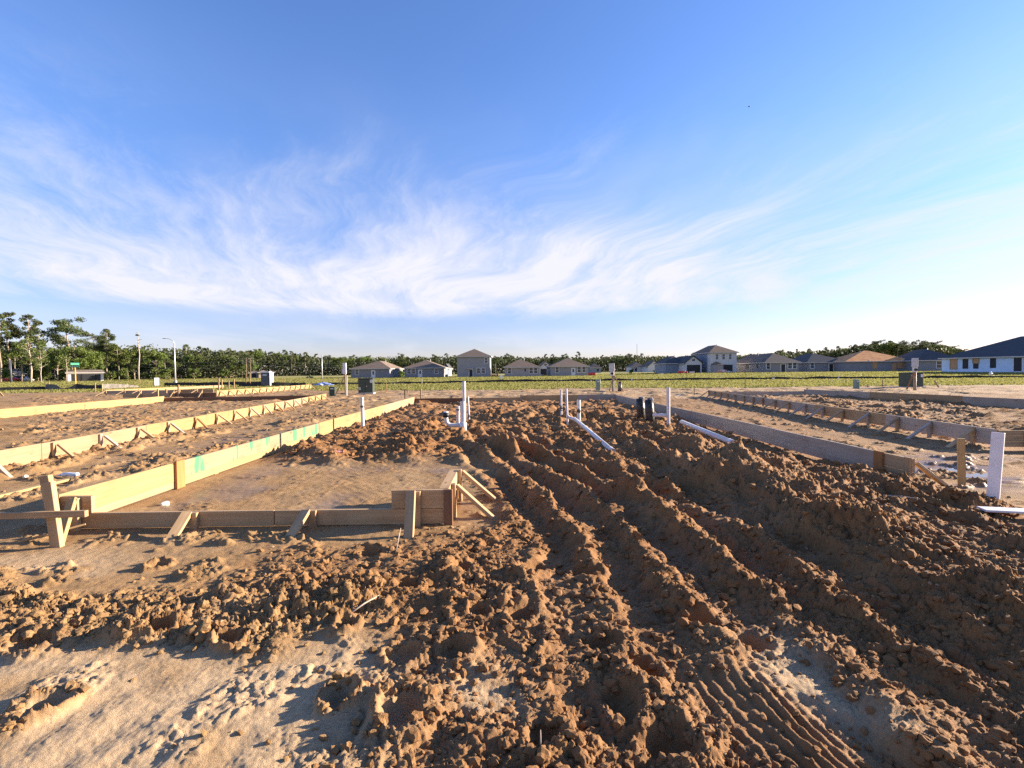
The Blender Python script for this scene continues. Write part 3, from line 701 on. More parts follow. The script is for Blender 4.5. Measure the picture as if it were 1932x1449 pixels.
def puddle(px, py, rx, ry, pct, rz=0.0):
    c = P(px, py, 0.0); pts = []
    gx, gy = np.meshgrid(np.linspace(-rx, rx, 30)+c.x, np.linspace(-ry, ry, 30)+c.y)
    z = float(np.percentile(height(gx.ravel(), gy.ravel())[0], pct))
    for k in range(40):
        a = 2*math.pi*k/40; q = 1+0.2*math.sin(3*a+px)+0.12*math.sin(7*a+py)+0.07*math.sin(13*a)
        X_, Y_ = rx*q*math.cos(a), ry*q*math.sin(a)
        pts.append((c.x+X_*math.cos(rz)-Y_*math.sin(rz), c.y+X_*math.sin(rz)+Y_*math.cos(rz), z))
    mb = MB(); mb.face(pts); tag(mb.build('puddle', WATER), kind='structure')
WATER, _nt, _b = new_mat('muddy_water'); _b.inputs['Base Color'].default_value = (0.11, 0.075, 0.05, 1); _b.inputs['Roughness'].default_value = 0.08; _b.inputs['Specular IOR Level'].default_value = 0.5
_no = _nt.nodes.new('ShaderNodeTexNoise'); _no.inputs['Scale'].default_value = 9; _bp = _nt.nodes.new('ShaderNodeBump'); _bp.inputs['Strength'].default_value = 0.05
_nt.links.new(_no.outputs['Fac'], _bp.inputs['Height']); _nt.links.new(_bp.outputs[0], _b.inputs['Normal'])

#PART2
puddle(1852, 893, 0.5, 0.5, 28)
puddle(1063, 920, 0.22, 0.6, 22, 0.35)

# ------------------------------------------------------------------ formwork
def vline(p, q, t): return (p[0]+(q[0]-p[0])*t, p[1]+(q[1]-p[1])*t)
def run_boards(parent, p, q, cuts, z0, z1, mats, thick=0.04, split=None):
    """boards end to end from p to q; split = height of a seam between a lower and an upper board"""
    for i in range(len(cuts)-1):
        a, b = vline(p, q, cuts[i]), vline(p, q, cuts[i+1])
        L = math.hypot(b[0]-a[0], b[1]-a[1]); e = 0.004/max(L, 0.1)
        a, b = vline(a, b, e), vline(a, b, 1-e)
        jz = random.uniform(-0.008, 0.008)
        if split:
            bar('form_board', parent, (a[0], a[1], (z0+split)/2), (b[0], b[1], (z0+split)/2), thick*0.9, split-z0-0.005, mats[(i*2+1) % len(mats)])
            bar('form_board', parent, (a[0], a[1], (split+z1)/2+jz), (b[0], b[1], (split+z1)/2+jz), thick, z1-split, mats[(i*2) % len(mats)])
        else:
            bar('form_board', parent, (a[0], a[1], (z0+z1)/2+jz), (b[0], b[1], (z0+z1)/2+jz), thick, z1-z0, mats[i % len(mats)])
def stake_brace(parent, x, y, nx, ny, ztop, run, mat,  zb=None, brace=True, w=0.085, skew=0.12):
    """stake against a board's outer face and a brace sloping away along (nx, ny)"""
    g = hz(x+nx*0.05, y+ny*0.05); tx, ty = -ny, nx
    s = random.uniform(-0.02, 0.02)
    bar('stake', parent, (x+s, y, g-0.12), (x, y, ztop), 0.04, w, mat, up=(tx, ty, 0))
    if brace:
        ex, ey = x+nx*run+tx*skew*run, y+ny*run+ty*skew*run
        g2 = hz(ex, ey)
        bar('brace', parent, (ex, ey, g2-0.04), (x+nx*0.045+tx*0.05, y+ny*0.045+ty*0.05, ztop-0.045), 0.036, w, mat, up=(-ny, nx, 0))

# the slab form in the middle
F0 = thing('formwork', 'long middle timber formwork with green paint smears and a low front board', 'formwork', (XL, YF, 0))
wy, wp, wt, wg, wo, wd, wq = (MT[k] for k in ('wood_y', 'wood_p', 'wood_t', 'wood_g', 'wood_o', 'wood_d', 'wood_q'))
run_boards(F0, (XL, 4.70), (XL, 6.38), [0, 1], 0.015, 0.352, [wy, wq], split=0.105)
run_boards(F0, (XL-0.005, 6.385), (XL-0.005, 11.2), [0, 1], 0.015, 0.352, [wp, wy], split=0.125)
run_boards(F0, (XL, 11.2), (XL, YB), [0, 0.5, 1], 0.02, 0.352, [wy, wq])
bar('joint_block', F0, (XL+0.041, 6.40, 0.005), (XL+0.041, 6.40, 0.37), 0.035, 0.16, wo, up=(0, 1, 0))
# front: low board, higher short boards at both ends
XF1 = -0.62
bar('form_board', F0, (XL+0.02, YF, 0.085), (-2.3, YF, 0.085), 0.04, 0.15, wt, warp=0.004)
bar('form_board', F0, (-2.29, YF, 0.085), (XF1, YF, 0.085), 0.04, 0.15, wt, warp=0.004)
bar('form_board', F0, (XL-0.10, YF-0.004, 0.245), (-4.06, YF-0.004, 0.245), 0.042, 0.165, wt)
bar('form_board', F0, (-1.145, YF-0.006, 0.255), (XF1, YF-0.006, 0.255), 0.044, 0.18, wt)
bar('corner_post', F0, (XF1+0.03, YF-0.03, -0.08), (XF1+0.03, YF-0.03, 0.35), 0.04, 0.085, wd, up=(1, 0, 0))
# return board towards the house front
bar('form_board', F0, (XF1-0.02, YF+0.03, 0.25), (XF1-0.02, 5.72, 0.25), 0.10, 0.19, wt)
bar('form_board', F0, (XF1+0.005, YF+0.03, 0.075), (XF1+0.005, 5.72, 0.075), 0.04, 0.15, wo)
bar('stake', F0, (XF1+0.06, 4.98, -0.1), (XF1+0.055, 4.98, 0.345), 0.04, 0.085, wt, up=(0, 1, 0))
bar('stake', F0, (XF1+0.06, 5.62, -0.1), (XF1+0.055, 5.62, 0.36), 0.04, 0.085, wt, up=(0, 1, 0))
bar('brace', F0, (XF1+0.08, 5.03, 0.315), (-0.15, 4.95, -0.02), 0.036, 0.085, wt, up=(0, 1, 0))
bar('brace', F0, (XF1+0.08, 5.66, 0.33), (-0.10, 5.52, -0.02), 0.036, 0.085, wt, up=(0, 1, 0))
# stakes and braces before the front board
for (x, zt, run, dx) in ((-3.12, 0.16, 0.33, 0.05), (-1.97, 0.165, 0.33, -0.03)):
    bar('stake', F0, (x+0.06, YF-0.045, -0.1), (x+0.06, YF-0.045, zt), 0.04, 0.07, wt, up=(1, 0, 0))
    bar('brace', F0, (x, YF-0.05, zt+0.0), (x+dx, YF-0.05-run, hz(x, YF-0.4)-0.03), 0.09, 0.036, wt, up=(0, 0.5, 1))
bar('stake', F0, (-0.905, YF-0.05, -0.1), (-0.90, YF-0.05, 0.34), 0.04, 0.085, wt, up=(1, 0, 0))
bar('brace', F0, (-0.945, YF-0.07, 0.345), (-0.905, 4.32, -0.05), 0.036, 0.09, wt, up=(1, 0, 0.3))
bar('stake', F0, (-4.20, YF-0.05, -0.1), (-4.20, YF-0.05, 0.315), 0.04, 0.085, wt, up=(1, 0, 0))
bar('brace', F0, (-4.215, YF-0.055, 0.31), (-4.06, 4.36, -0.02), 0.036, 0.085, wy, up=(1, 0, 0.3))
# far end
run_boards(F0, (XL, YB+0.03), (0.65, YB+0.03), [0, 0.55, 1], 0.0, 0.27, [wd, wt])
run_boards(F0, (0.62, YB-0.02), (XR, YB-0.02), [0, 0.6, 1], 0.02, 0.37, [wt, wg])
bar('stake', F0, (0.64, YB-0.07, -0.1), (0.64, YB-0.07, 0.40), 0.04, 0.085, wg, up=(1, 0, 0))
# right side, leaning boards in the shade
run_boards(F0, (XR, 6.58), (XR, YB), [0, 0.16, 0.42, 0.70, 1], 0.04, 0.352, [wg])
bar('joint_block', F0, (XR-0.04, 6.52, 0.0), (XR-0.04, 6.52, 0.36), 0.035, 0.15, wo, up=(0, 1, 0))
bar('form_board', F0, (XR, 6.0, 0.26), (XR, 6.575, 0.26), 0.04, 0.17, wt)
bar('form_board', F0, (XR, 6.0, 0.105), (XR, 6.575, 0.105), 0.04, 0.13, wt)
bar('stake', F0, (XR-0.04, 6.04, -0.1), (XR-0.04, 6.04, 0.36), 0.035, 0.085, wt, up=(0, 1, 0))
bar('brace', F0, (XR+0.05, 6.03, 0.29), (XR+0.36, 5.92, 0.0), 0.036, 0.085, wt, up=(0, 1, 0))
for y in (7.6, 8.8, 10, 11.4, 12.8, 14.3, 16, 18, 20.3):
    stake_brace(F0, XR+0.045, y, 1, 0, 0.34, 0.45, wt)
for y in (5.6, 7.3, 8.9, 10.4, 12, 14, 16, 18.3, 20.6):
    stake_brace(F0, XL-0.045, y, -1, 0, 0.32, 0.42, wt)

# left-hand lot
A, B = (-7.75, 6.2), (-10.25, 27.4)
F1 = thing('formwork', 'yellow timber formwork with a row of sloping braces left of the middle one', 'formwork', (A[0], A[1], 0))
run_boards(F1, A, B, [0, 0.10, 0.235, 0.43, 0.62, 0.81, 1], 0.03, 0.35, [wq, wq, wy, wy, wq, wy])
dxy = Vector((B[0]-A[0], B[1]-A[1])).normalized(); nrm = (dxy.y, -dxy.x)
s = 1.05
while s < 21.2:
    x, y = A[0]+dxy.x*s+nrm[0]*0.045, A[1]+dxy.y*s+nrm[1]*0.045
    stake_brace(F1, x, y, nrm[0], nrm[1], 0.335, random.uniform(.36, .52), random.choice((wt, wt, wo, wg)), skew=random.uniform(-.45, -.1), w=0.062); s += random.uniform(1.1, 1.32)
C_ = (-18.5, 26.2)
run_boards(F1, B, C_, [0, 0.5, 1], 0.0, 0.26, [wd])  # dark wood puts the shade on this far face into the colour
run_boards(F1, C_, (-17.75, 15.5), [0, 0.5, 1], 0.03, 0.36, [wy])
for t in (0.05, 0.22, 0.4):
    bar('stake', F1, (C_[0]+0.15, C_[1]-t*6, -0.1), (C_[0]+0.15, C_[1]-t*6, 0.42), 0.04, 0.085, wt)

# lots farther left
F2 = thing('formwork', 'distant timber formwork with pale top rail beside the white box sign', 'formwork', (-30, 37, 0))
run_boards(F2, (-30.2, 36.5), (-28.6, 49), [0, 0.5, 1], 0.18, 0.42, [wy, wq])
run_boards(F2, (-30.2, 36.5), (-22.3, 36.9), [0, 0.6, 1], 0.12, 0.36, [wg, wt])
for t in (0.03, 0.2, 0.33, 0.5, 0.7, 0.86): 
    x, y = vline((-30.2, 36.4), (-22.3, 36.8), t)
    stake_brace(F2, x, y-0.05, 0, -1, 0.45, 0.7, wt, skew=-0.5)
F3 = thing('formwork', 'distant timber formwork with closely spaced braces leading to the portable toilet', 'formwork', (-19.2, 32, 0))
p3, q3 = (-19.15, 32.0), (-19.2, 47.5)
run_boards(F3, p3, q3, [0, 0.33, 0.66, 1], 0.05, 0.42, [wy])
run_boards(F3, p3, (-25.5, 32.3), [0, 0.5, 1], 0.02, 0.30, [wd, wt])
for k in range(15):
    x, y = vline(p3, q3, 0.02+k*0.068)
    stake_brace(F3, x+0.045, y, 1, 0, 0.41, 0.6, wt, skew=-0.3)
for t in (0.15, 0.45, 0.8):
    x, y = vline(p3, (-25.5, 32.3), t)
    stake_brace(F3, x, y-0.05, 0, -1, 0.5, 0.6, wt)

# right-hand lot
A, B = (8.80, 8.6), (10.95, 26.2)
F4 = thing('formwork', 'shaded timber formwork on the right with braces sloping down to its left', 'formwork', (A[0], A[1], 0))
run_boards(F4, A, B, [0, 0.17, 0.36, 0.6, 0.8, 1], 0.07, 0.36, [wg, wt, wg])
dxy = Vector((B[0]-A[0], B[1]-A[1])).normalized(); nrm = (-dxy.y, dxy.x)
s = 0.45
while s < 17.6:
    x, y = A[0]+dxy.x*s+nrm[0]*0.045, A[1]+dxy.y*s+nrm[1]*0.045
    stake_brace(F4, x, y, nrm[0], nrm[1], 0.35, 0.62, wt if random.random() < .6 else wg, skew=0.35); s += random.uniform(0.95, 1.2)
for k in range(3):
    bar('form_board', F4, (A[0]+0.02, A[1]-0.03, 0.10+k*0.10), (A[0]+2.2, A[1]-0.28, 0.10+k*0.10), 0.04, 0.095, wt)
stake_brace(F4, A[0]+0.45, A[1]-0.14, 0.1, -1, 0.36, 0.5, wt)
E_ = (16.2, 26.2)
run_boards(F4, B, E_, [0, 0.5, 1], 0.02, 0.26, [wg])
run_boards(F4, E_, (18.3, 14.5), [0, 0.33, 0.66, 1], 0.03, 0.36, [wg, wt])
stake_brace(F4, E_[0]+0.1, E_[1]-0.1, -1, 0, 0.42, 0.5, wg, brace=False)

# batter board at the near left corner
T0 = thing('batter_board', 'leaning batter board of two posts and a cross rail at the near left corner', 'batter board', (-4.0, 4.3, 0))
bar('post', T0, (-3.97, 4.27, -0.15), (-4.085, 4.31, 0.56), 0.09, 0.05, wt, up=(0, 1, 0))
bar('post', T0, (-4.30, 4.62, -0.15), (-4.42, 4.64, 0.55), 0.09, 0.05, wt, up=(0, 1, 0))
bar('rail', T0, (-6.1, 4.22, 0.27), (-3.69, 4.235, 0.295), 0.04, 0.055, wt)

# ------------------------------------------------------------------ loose timber and small litter
def loose(name, label, cat, p0, p1, thick, wide, mat, up=(0, 0, 1), group=None):
    p0, p1 = Vector(p0), Vector(p1)
    t = thing(name, label, cat, tuple((p0+p1)/2), 0, group)
    return t
def solo_bar(name, label, cat, p0, p1, thick, wide, mat, up=(0, 0, 1), group=None):
    return tag(bar(name, None, p0, p1, thick, wide, mat, up=up), label, cat, group)
solo_bar('plank', 'tan plank lying on the dirt behind the corner posts', 'plank', (-6.3, 5.55, 0.03), (-6.25, 7.0, 0.03), 0.10, 0.035, wy)
solo_bar('lath', 'thin pale lath sloping in the shade of the corner posts', 'lath', (-4.42, 4.36, 0.01), (-4.02, 4.60, 0.09), 0.01, 0.018, wt)
p = P(1874, 946, 0.13); gz = hz(p.x, p.y)
solo_bar('upright_board', 'tall white trim board standing upright in the dirt pile', 'board', (p.x-0.01, p.y, gz-0.1), (p.x+0.04, p.y, 0.83), 0.098, 0.03, MT['white'], up=(0.85, 0.53, 0))
q = P(1905, 958, 0.17)
solo_bar('flat_board', 'white trim board lying flat beside the upright one', 'board', (q.x-0.22, q.y+0.05, hz(q.x-.2, q.y)+0.045), (q.x+0.9, q.y-0.25, hz(q.x-.2, q.y)+0.05), 0.14, 0.02, MT['white'])
q = P(1815, 905, 0.08)
solo_bar('wooden_stake', 'light wooden stake standing near the upright white board', 'stake', (q.x, q.y, hz(q.x, q.y)-0.1), (q.x-0.02, q.y, 0.60), 0.075, 0.045, wy, up=(0.6, 0.8, 0))
for (px_, py_, ln, ang, lab) in ((200, 640, 1, 0, ''),):
    pass
def stick(px_, py_, ln, ang, tilt, label, r=0.006):
    c = P(px_, py_, 0.05); z = hz(c.x, c.y)+0.02; d = Vector((math.cos(ang), math.sin(ang), math.tan(tilt)))*ln/2
    mb = MB(); mb.tube([Vector((c.x, c.y, z+abs(d.z)))-d, Vector((c.x, c.y, z+abs(d.z)+0.008)), Vector((c.x, c.y, z+abs(d.z)))+d], [r, r*0.9, r*0.5], 6)
    tag(mb.build('stick', MT['wood_g']), label, 'stick')
stick(688, 1143, 0.22, 0.9, 0.15, 'thin dry stick lying across clods below the front braces')
stick(1700, 963, 0.30, -1.0, 0.1, 'dry curved stick on the dirt bank below the upright board', 0.008)
stick(752, 1034, 0.12, 1.45, 0.9, 'short reddish stick poking up before the brace at the form corner')
stick(1020, 1402, 0.035, 1.5, 0.9, 'tiny pale twig standing in the churned mud up front', 0.003)
def scrap(px_, py_, ln, wd_, ang, mat, label, zoff=0.03):
    c = P(px_, py_, 0.05); z = hz(c.x, c.y)+zoff; d = Vector((math.cos(ang), math.sin(ang), 0.25))*ln/2
    return solo_bar('wood_scrap', label, 'wood scrap', Vector((c.x, c.y, z))-d, Vector((c.x, c.y, z))+d, wd_, 0.02, mat)
scrap(870, 752, 0.75, 0.09, 0.7, wy, 'wood offcut on dirt behind the far left board')
c = P(872, 752, 0)
scrap(1278, 746, 0.5, 0.05, 0.4, MT['white'], 'small white strip lying on the dirt past the capped pipes')
# bottle
c = P(133, 897, 0.02); z = hz(c.x, c.y)
t = thing('plastic_bottle', 'crushed clear plastic bottle lying on dirt at the left', 'bottle', (c.x, c.y, z))
mb = MB(); mb.tube([(c.x-0.12, c.y, z+0.04), (c.x-0.10, c.y, z+0.04), (c.x-0.03, c.y+.003, z+0.05), (c.x+0.03, c.y, z+0.036), (c.x+0.10, c.y, z+0.042), (c.x+0.115, c.y, z+0.04)], [0.028, 0.034, 0.028, 0.034, 0.033, 0.026], 10); 
BOT = simple('cloudy_plastic', (0.66, 0.69, 0.72), 0.2, var=0.2, scale=30); mb.build('bottle_body', BOT, t)
mb = MB(); mb.tube([(c.x-0.19, c.y, z+0.034), (c.x-0.155, c.y, z+0.036), (c.x-0.12, c.y, z+0.04)], [0.012, 0.014, 0.026], 10); mb.build('bottle_neck', BOT, t)
def stone(px_, py_, r, label, mat):
    c = P(px_, py_, 0.01); z = hz(c.x, c.y)
    bm = bmesh.new(); bmesh.ops.create_icosphere(bm, subdivisions=2, radius=r)
    for v in bm.verts:
        v.co *= 1+0.35*math.sin(v.co.x/r*3+px_)*math.cos(v.co.y/r*2.3+py_)*0.6; v.co.z *= 0.75
    me = bpy.data.meshes.new('stone'); bm.to_mesh(me); bm.free()
    tag(link('stone', me, mat, None, Matrix.Translation((c.x, c.y, z+r*0.4))), label, 'stone')
stone(311, 951, 0.042, 'small white stone on the smooth floor inside the low front board', MT['stone'])
stone(48, 902, 0.035, 'pale stone on clods left of the plastic bottle', MT['stone'])
def rag(px_, py_, sx, sy, sz, mat, label, name='rag', cat='rag', seed=1):
    c = P(px_, py_, 0.05); z = hz(c.x, c.y)
    bm = bmesh.new(); bmesh.ops.create_icosphere(bm, subdivisions=3, radius=1)
    for v in bm.verts:
        k = 1+0.5*math.sin(v.co.x*4+seed)*math.sin(v.co.y*5+seed*2)+0.25*math.sin(v.co.z*9+v.co.x*7)
        v.co = Vector((v.co.x*sx*k, v.co.y*sy*k, max(v.co.z, -0.3)*sz*k))
    me = bpy.data.meshes.new(name); bm.to_mesh(me); bm.free()
    tag(link(name, me, mat, None, Matrix.Translation((c.x, c.y, z+sz*0.25))), label, cat)
rag(632, 861, 0.09, 0.05, 0.03, simple('pink_cloth', (0.45, 0.22, 0.28), 0.8, var=0.4, scale=30), 'small crumpled pinkish scrap on clods beside the garage floor')
rag(612, 727, 0.9, 0.5, 0.28, MT['blue_bag'], 'crumpled blue and white plastic sheeting by the silt fence', 'plastic_sheet', 'plastic sheet', 3)

# ------------------------------------------------------------------ plumbing stubs
def pipe(p0, p1, r, seg=16): 
    mb = MB(); mb.tube([p0, p1], r, seg); return mb
def riser(label, base, r_, z1, band=None, z0=None, parent=None, lean=(0, 0), name='drain_pipe', mat=None, cap=False, group=None):
    r = r_*0.86
    x, y = base.x, base.y; g = hz(x, y)-0.1 if z0 is None else z0
    t = parent or thing(name, label, 'pipe', (x, y, g), 0, group)
    top = (x+lean[0], y+lean[1], z1)
    mb = MB(); rim = r*0.82
    mb.tube([(x, y, g), top, ], r, 18, False)
    n = Vector(top)
    mb.tube([top, (n.x, n.y, n.z-0.0005), (n.x, n.y, n.z-0.06)], [r, rim, rim], 18, False)
    mb.face([(n.x+rim*math.cos(a), n.y+rim*math.sin(a), n.z-0.06) for a in [2*math.pi*k/18 for k in range(18)]])
    mb.build('riser', mat or MT['pvc'], t)
    if band:
        zb, hb = band; k = (zb-g)/(z1-g)
        c = Vector((x+lean[0]*k, y+lean[1]*k, zb))
        mb = MB(); mb.tube([c-Vector((0, 0, hb/2)), c+Vector((0, 0, hb/2))], r*1.12, 18)
        cp = mb.build('coupling', MT['rubber'], t)
        mb = MB()
        for s_ in (-0.32, 0.32):
            mb.tube([c+Vector((0, 0, hb*s_-0.006)), c+Vector((0, 0, hb*s_+0.006))], r*1.16, 18)
        mb.build('clamp', MT['grey_metal'], cp)
    return t
def zat(px_, py_, y): return D(px_, py_, y).z
# cluster left of the big heap
c = D(874, 820, 10.2); 
t = riser('tall white drain pipe of two widths joined by an elbow to a short stub', c, 0.062, zat(874, 757, 10.2), (zat(874, 806, 10.2), 0.10))
mb = MB(); mb.tube([(c.x+.03, c.y+.02, c.z+.3), (c.x+0.03, c.y+0.02, zat(876, 719.5, 10.2))], 0.034, 14); mb.build('vent_riser', MT['pvc'], t)
mb = MB(); mb.tube([(c.x, c.y, hz(c.x, c.y)-0.05), (c.x, c.y, hz(c.x, c.y)+0.12)], 0.075, 18); mb.build('hub', MT['pvc'], t)
e = D(842, 820, 10.25); zz = hz(c.x, c.y)+0.06
mb = MB(); mb.tube([(c.x, c.y, zz), (e.x+0.12, e.y, zz), (e.x+0.05, e.y, zz+0.015), (e.x+0.012, e.y, zz+0.06), (e.x, e.y, zz+0.13), (e.x, e.y, zz+0.22)], 0.044, 14); mb.build('elbow', MT['pvc'], t)
mb = MB(); mb.tube([(e.x, e.y, zz+0.2), (e.x, e.y, zat(842, 776, 10.25))], 0.052, 16); mb.build('stub', MT['pvc'], t)
mb = MB(); mb.tube([(e.x, e.y, zz+0.17), (e.x, e.y, zz+0.27)], 0.066, 16); mb.build('coupling', MT['rubber'], t)
riser('short soiled drain pipe with black band just behind the tall white one', D(864.5, 792, 12.0), 0.05, zat(865, 766, 12.0), (zat(865, 773, 12), 0.05), mat=MT['pvc_dirty'])
riser('slim white drain pipe with black band right of the tall white one', D(885.5, 790, 13.0), 0.028, zat(884, 748, 13.0), (zat(885, 785, 13), 0.09), lean=(-0.03, 0))
riser('lone white drain pipe with a black band before the left board', D(684.5, 797, 12.3), 0.05, zat(683.5, 749, 12.3), (zat(684, 767, 12.3), 0.06), lean=(-0.01, 0))
riser('left pipe of the slender pair, with a black band at its foot', D(1059, 778, 12.5), 0.03, zat(1058.5, 735, 12.5), (zat(1059, 770, 12.5), 0.13))
t = riser('right pipe of the slender pair, joined to a white pipe in the dirt', D(1071, 786, 12.0), 0.032, zat(1068.5, 733.5, 12.0), None, lean=(-0.03, 0))
c = D(1071, 787, 12.0); e = D(1083, 791, 11.6)
mb = MB(); mb.tube([(c.x, c.y, c.z+0.03), (c.x+0.03, c.y, c.z-0.0), (e.x, e.y, e.z), (e.x+0.05, e.y-0.1, e.z-0.03)], 0.036, 12); mb.build('elbow', MT['pvc'], t)
riser('stubby white drain pipe on a black coupling beside the slender pair', D(1092, 784, 12.4), 0.056, zat(1092, 754.5, 12.4), (zat(1092, 775, 12.4), 0.11))
# pipes lying in the mud
def lying(px0, py0, d0, px1, py1, d1, r, label):
    a, b = D(px0, py0, d0), D(px1, py1, d1)
    a.z = max(a.z, hz(a.x, a.y)+r*0.2); b.z = max(b.z, hz(b.x, b.y)-r*0.3)
    up_ = max([hz(*(a.lerp(b, k/8)).xy)-(a.lerp(b, k/8)).z for k in range(1, 8)])+r*0.15
    if up_ > 0: a.z += min(up_, .26); b.z += min(up_, .26)
    t = thing('drain_pipe', label, 'pipe', tuple((a+b)/2))
    mb = MB(); mb.tube([a, b], r, 16); mb.build('pipe_length', MT['pvc'], t)
    u = (b-a).normalized(); mb = MB(); mb.tube([b-u*0.16, b], r*1.14, 16); mb.build('socket', MT['pvc'], t)
lying(1084, 790, 11.5, 1156, 851, 8.2, 0.041, 'white drain pipe lying diagonally across the churned middle')
lying(1286, 796, 11.6, 1383, 836, 8.8, 0.052, 'white drain pipe lying along the shaded right board')
# capped pair wrapped in black and the L pipe
for (px_, d_, h0, lab) in ((1209, 12.6, 749, 'left pipe stub of the pair wrapped in black plastic'), (1226, 12.2, 751, 'right pipe stub of the pair wrapped in black plastic')):
    c = D(px_, 790, d_); zt = zat(px_, h0, d_); g = hz(c.x, c.y)-0.05
    t = thing('wrapped_pipe', lab, 'pipe', (c.x, c.y, g))
    mb = MB(); mb.tube([(c.x, c.y, g), (c.x+0.01, c.y, g+0.2), (c.x-0.005, c.y, (g+zt)/2), (c.x-.02, c.y, zt-0.04)], [0.12, 0.105, 0.118, 0.10], 14); mb.build('plastic_wrap', MT['blackwrap'], t)
    mb = MB(); mb.tube([(c.x, c.y, g), (c.x-0.015, c.y, zt+0.0)], 0.045, 12); mb.build('riser', MT['grey_dark'], t)
    mb = MB(); mb.tube([(c.x+0.03, c.y, zt-0.05), (c.x+0.06, c.y-0.02, zt-0.0), (c.x+0.085, c.y-0.02, zt-0.06)], [0.03, 0.02, 0.008], 6); mb.build('tape_end', MT['grey_light'], t)
c = D(1261, 786, 12.0); t = riser('white upright drain pipe with a horizontal arm beside the right board', c, 0.05, zat(1262, 731, 12.0), None)
e = D(1231, 783, 12.1); zz = D(1261, 784, 12).z
mb = MB(); mb.tube([(c.x, c.y, zz), (e.x, e.y, zz+0.01)], 0.045, 14); mb.build('arm', MT['pvc'], t)

# ------------------------------------------------------------------ survey stakes
def survey(px_, py_, hpx, label, mat, w=0.04, lean=0.0, depth=None, group=None, name='survey_stake', r=None):
    c = P(px_, py_, 0) if depth is None else D(px_, py_, depth)
    g = hz(c.x, c.y); hgt = hpx/FPX*c.y
    if r:
        mb = MB(); mb.tube([(c.x, c.y, g-0.1), (c.x+lean, c.y, g+hgt)], r, 6); o = mb.build(name, mat)
        return tag(o, label, 'rod' if 'rod' in name else 'stake', group)
    return tag(bar(name, None, (c.x, c.y, g-0.15), (c.x+lean, c.y, g+hgt), w, w*0.5+0.01, mat, up=(0, 1, 0)), label, 'stake', group)
wy2 = MT['wood_y']; wt2 = MT['wood_t']
G_ = 'survey stakes about the field'
for a in ((729, 741, 17, 'first pale stake right of the green transformer', wt2, .06), (769, 741, 16, 'second stake right of the green transformer, in the grass', wt2, .06),
          (764, 753, 18, 'dark stake just behind the end of the left board', MT['wood_d'], .06), (757.5, 752, 13, 'thin pale stake left of the dark one at the board end', wt2, .03), (794, 753, 18, 'tan stake at the corner where the left board ends', wt2, .07),
          (180, 741, 18, 'left one of two pale stakes right of the street sign', wy2, .07), (193, 742, 16, 'right one of two pale stakes right of the street sign', wy2, .07),
          (93, 735, 16, 'pale stake against the grey stretch of silt fence', wt2, .06), (265, 725, 9, 'short pale stake in the grass left of the white box sign', wy2, .07), (321, 723, 9, 'short pale stake in front of the street light', wy2, .07),
          (1192, 722, 10, 'white stake in the grass just right of the middle meter post', MT['white'], .08), (1222, 716, 9, 'white stake in grass beyond the silt fence, second past the meter post', MT['white'], .08),
          (1115, 722, 5, 'short white stake at the silt fence left of the pale pedestal', MT['white'], .08), (1361, 715, 8, 'white stake in the grass before the white two storey house', MT['white'], .08),
          (1582, 718, 9, 'white stake at the silt fence below the house with orange roof', MT['white'], .06), (1665, 730, 14, 'tan stake left of the right-hand transformer', wt2, .06), (1637, 731, 6, 'low reddish stake between pedestal and the right-hand transformer', wt2, .06),
          (796, 724, 9, 'white stake standing at the silt fence before the second house', MT['white'], .08), (675.5, 722, 8, 'pale stake in the grass behind the green transformer', MT['wood_y'], .07), (532, 722, 10, 'pale stake right of the portable toilet', wt2, .08), (945.5, 718, 14, 'white stake under a small box left of the taupe house', MT['white'], .1)):
    survey(a[0], a[1], a[2], a[3], a[4], a[5], group=G_)
survey(1774, 731, 13, 'stake leaning to the left beside the right-hand transformer', wt2, .09, lean=-0.45, group=G_)
survey(10, 748, 17, 'stake leaning left at the left edge of the site', wy2, .10, lean=-0.75, group=G_)
for (a, b, h_, l) in ((1052, 735, 26, 'thin dark rod in the grass above the slender pipe pair'), (1310, 714, 14, 'thin dark rod in the grass before the gabled garage'), (1406, 733, 29, 'thin dark rod in the grass left of the right-hand formwork'),
                      (1304, 735, 6, 'short dark rod at the edge of the grass, left of two'), (1334, 735, 7, 'short dark rod at the edge of the grass, right of two'), (1310, 746, 14, 'rusty rod near the far end of the right formwork')):
    survey(a, b, h_, l, MT['steel'], name='steel_rod', r=0.025 if h_ < 20 else 0.018, group='steel rods at the grass edge')
# tall posts among the distant forms
for (a, b, h_, l) in ((413, 741, 27, 'leftmost tall post where the distant braced form begins'), (419, 735, 19, 'second tall post at the start of the distant braced form'), (432, 733, 15, 'short post behind the distant braced form'), (442, 736, 21, 'leaning pink-topped post behind the distant braced form'),
                      (464, 729, 24, 'dark tall post left of the portable toilet'), (472, 729, 25, 'pale tall post just left of the portable toilet'), (298, 752, 18, 'first of three posts before the distant pale rail'), (314, 750, 16, 'second of three posts before the distant pale rail'), (337, 750, 22, 'third of three posts before the distant pale rail')):
    survey(a, b, h_, l, wt2 if 'dark' not in l else wd, .09, group='tall posts among the distant forms', name='wooden_post')

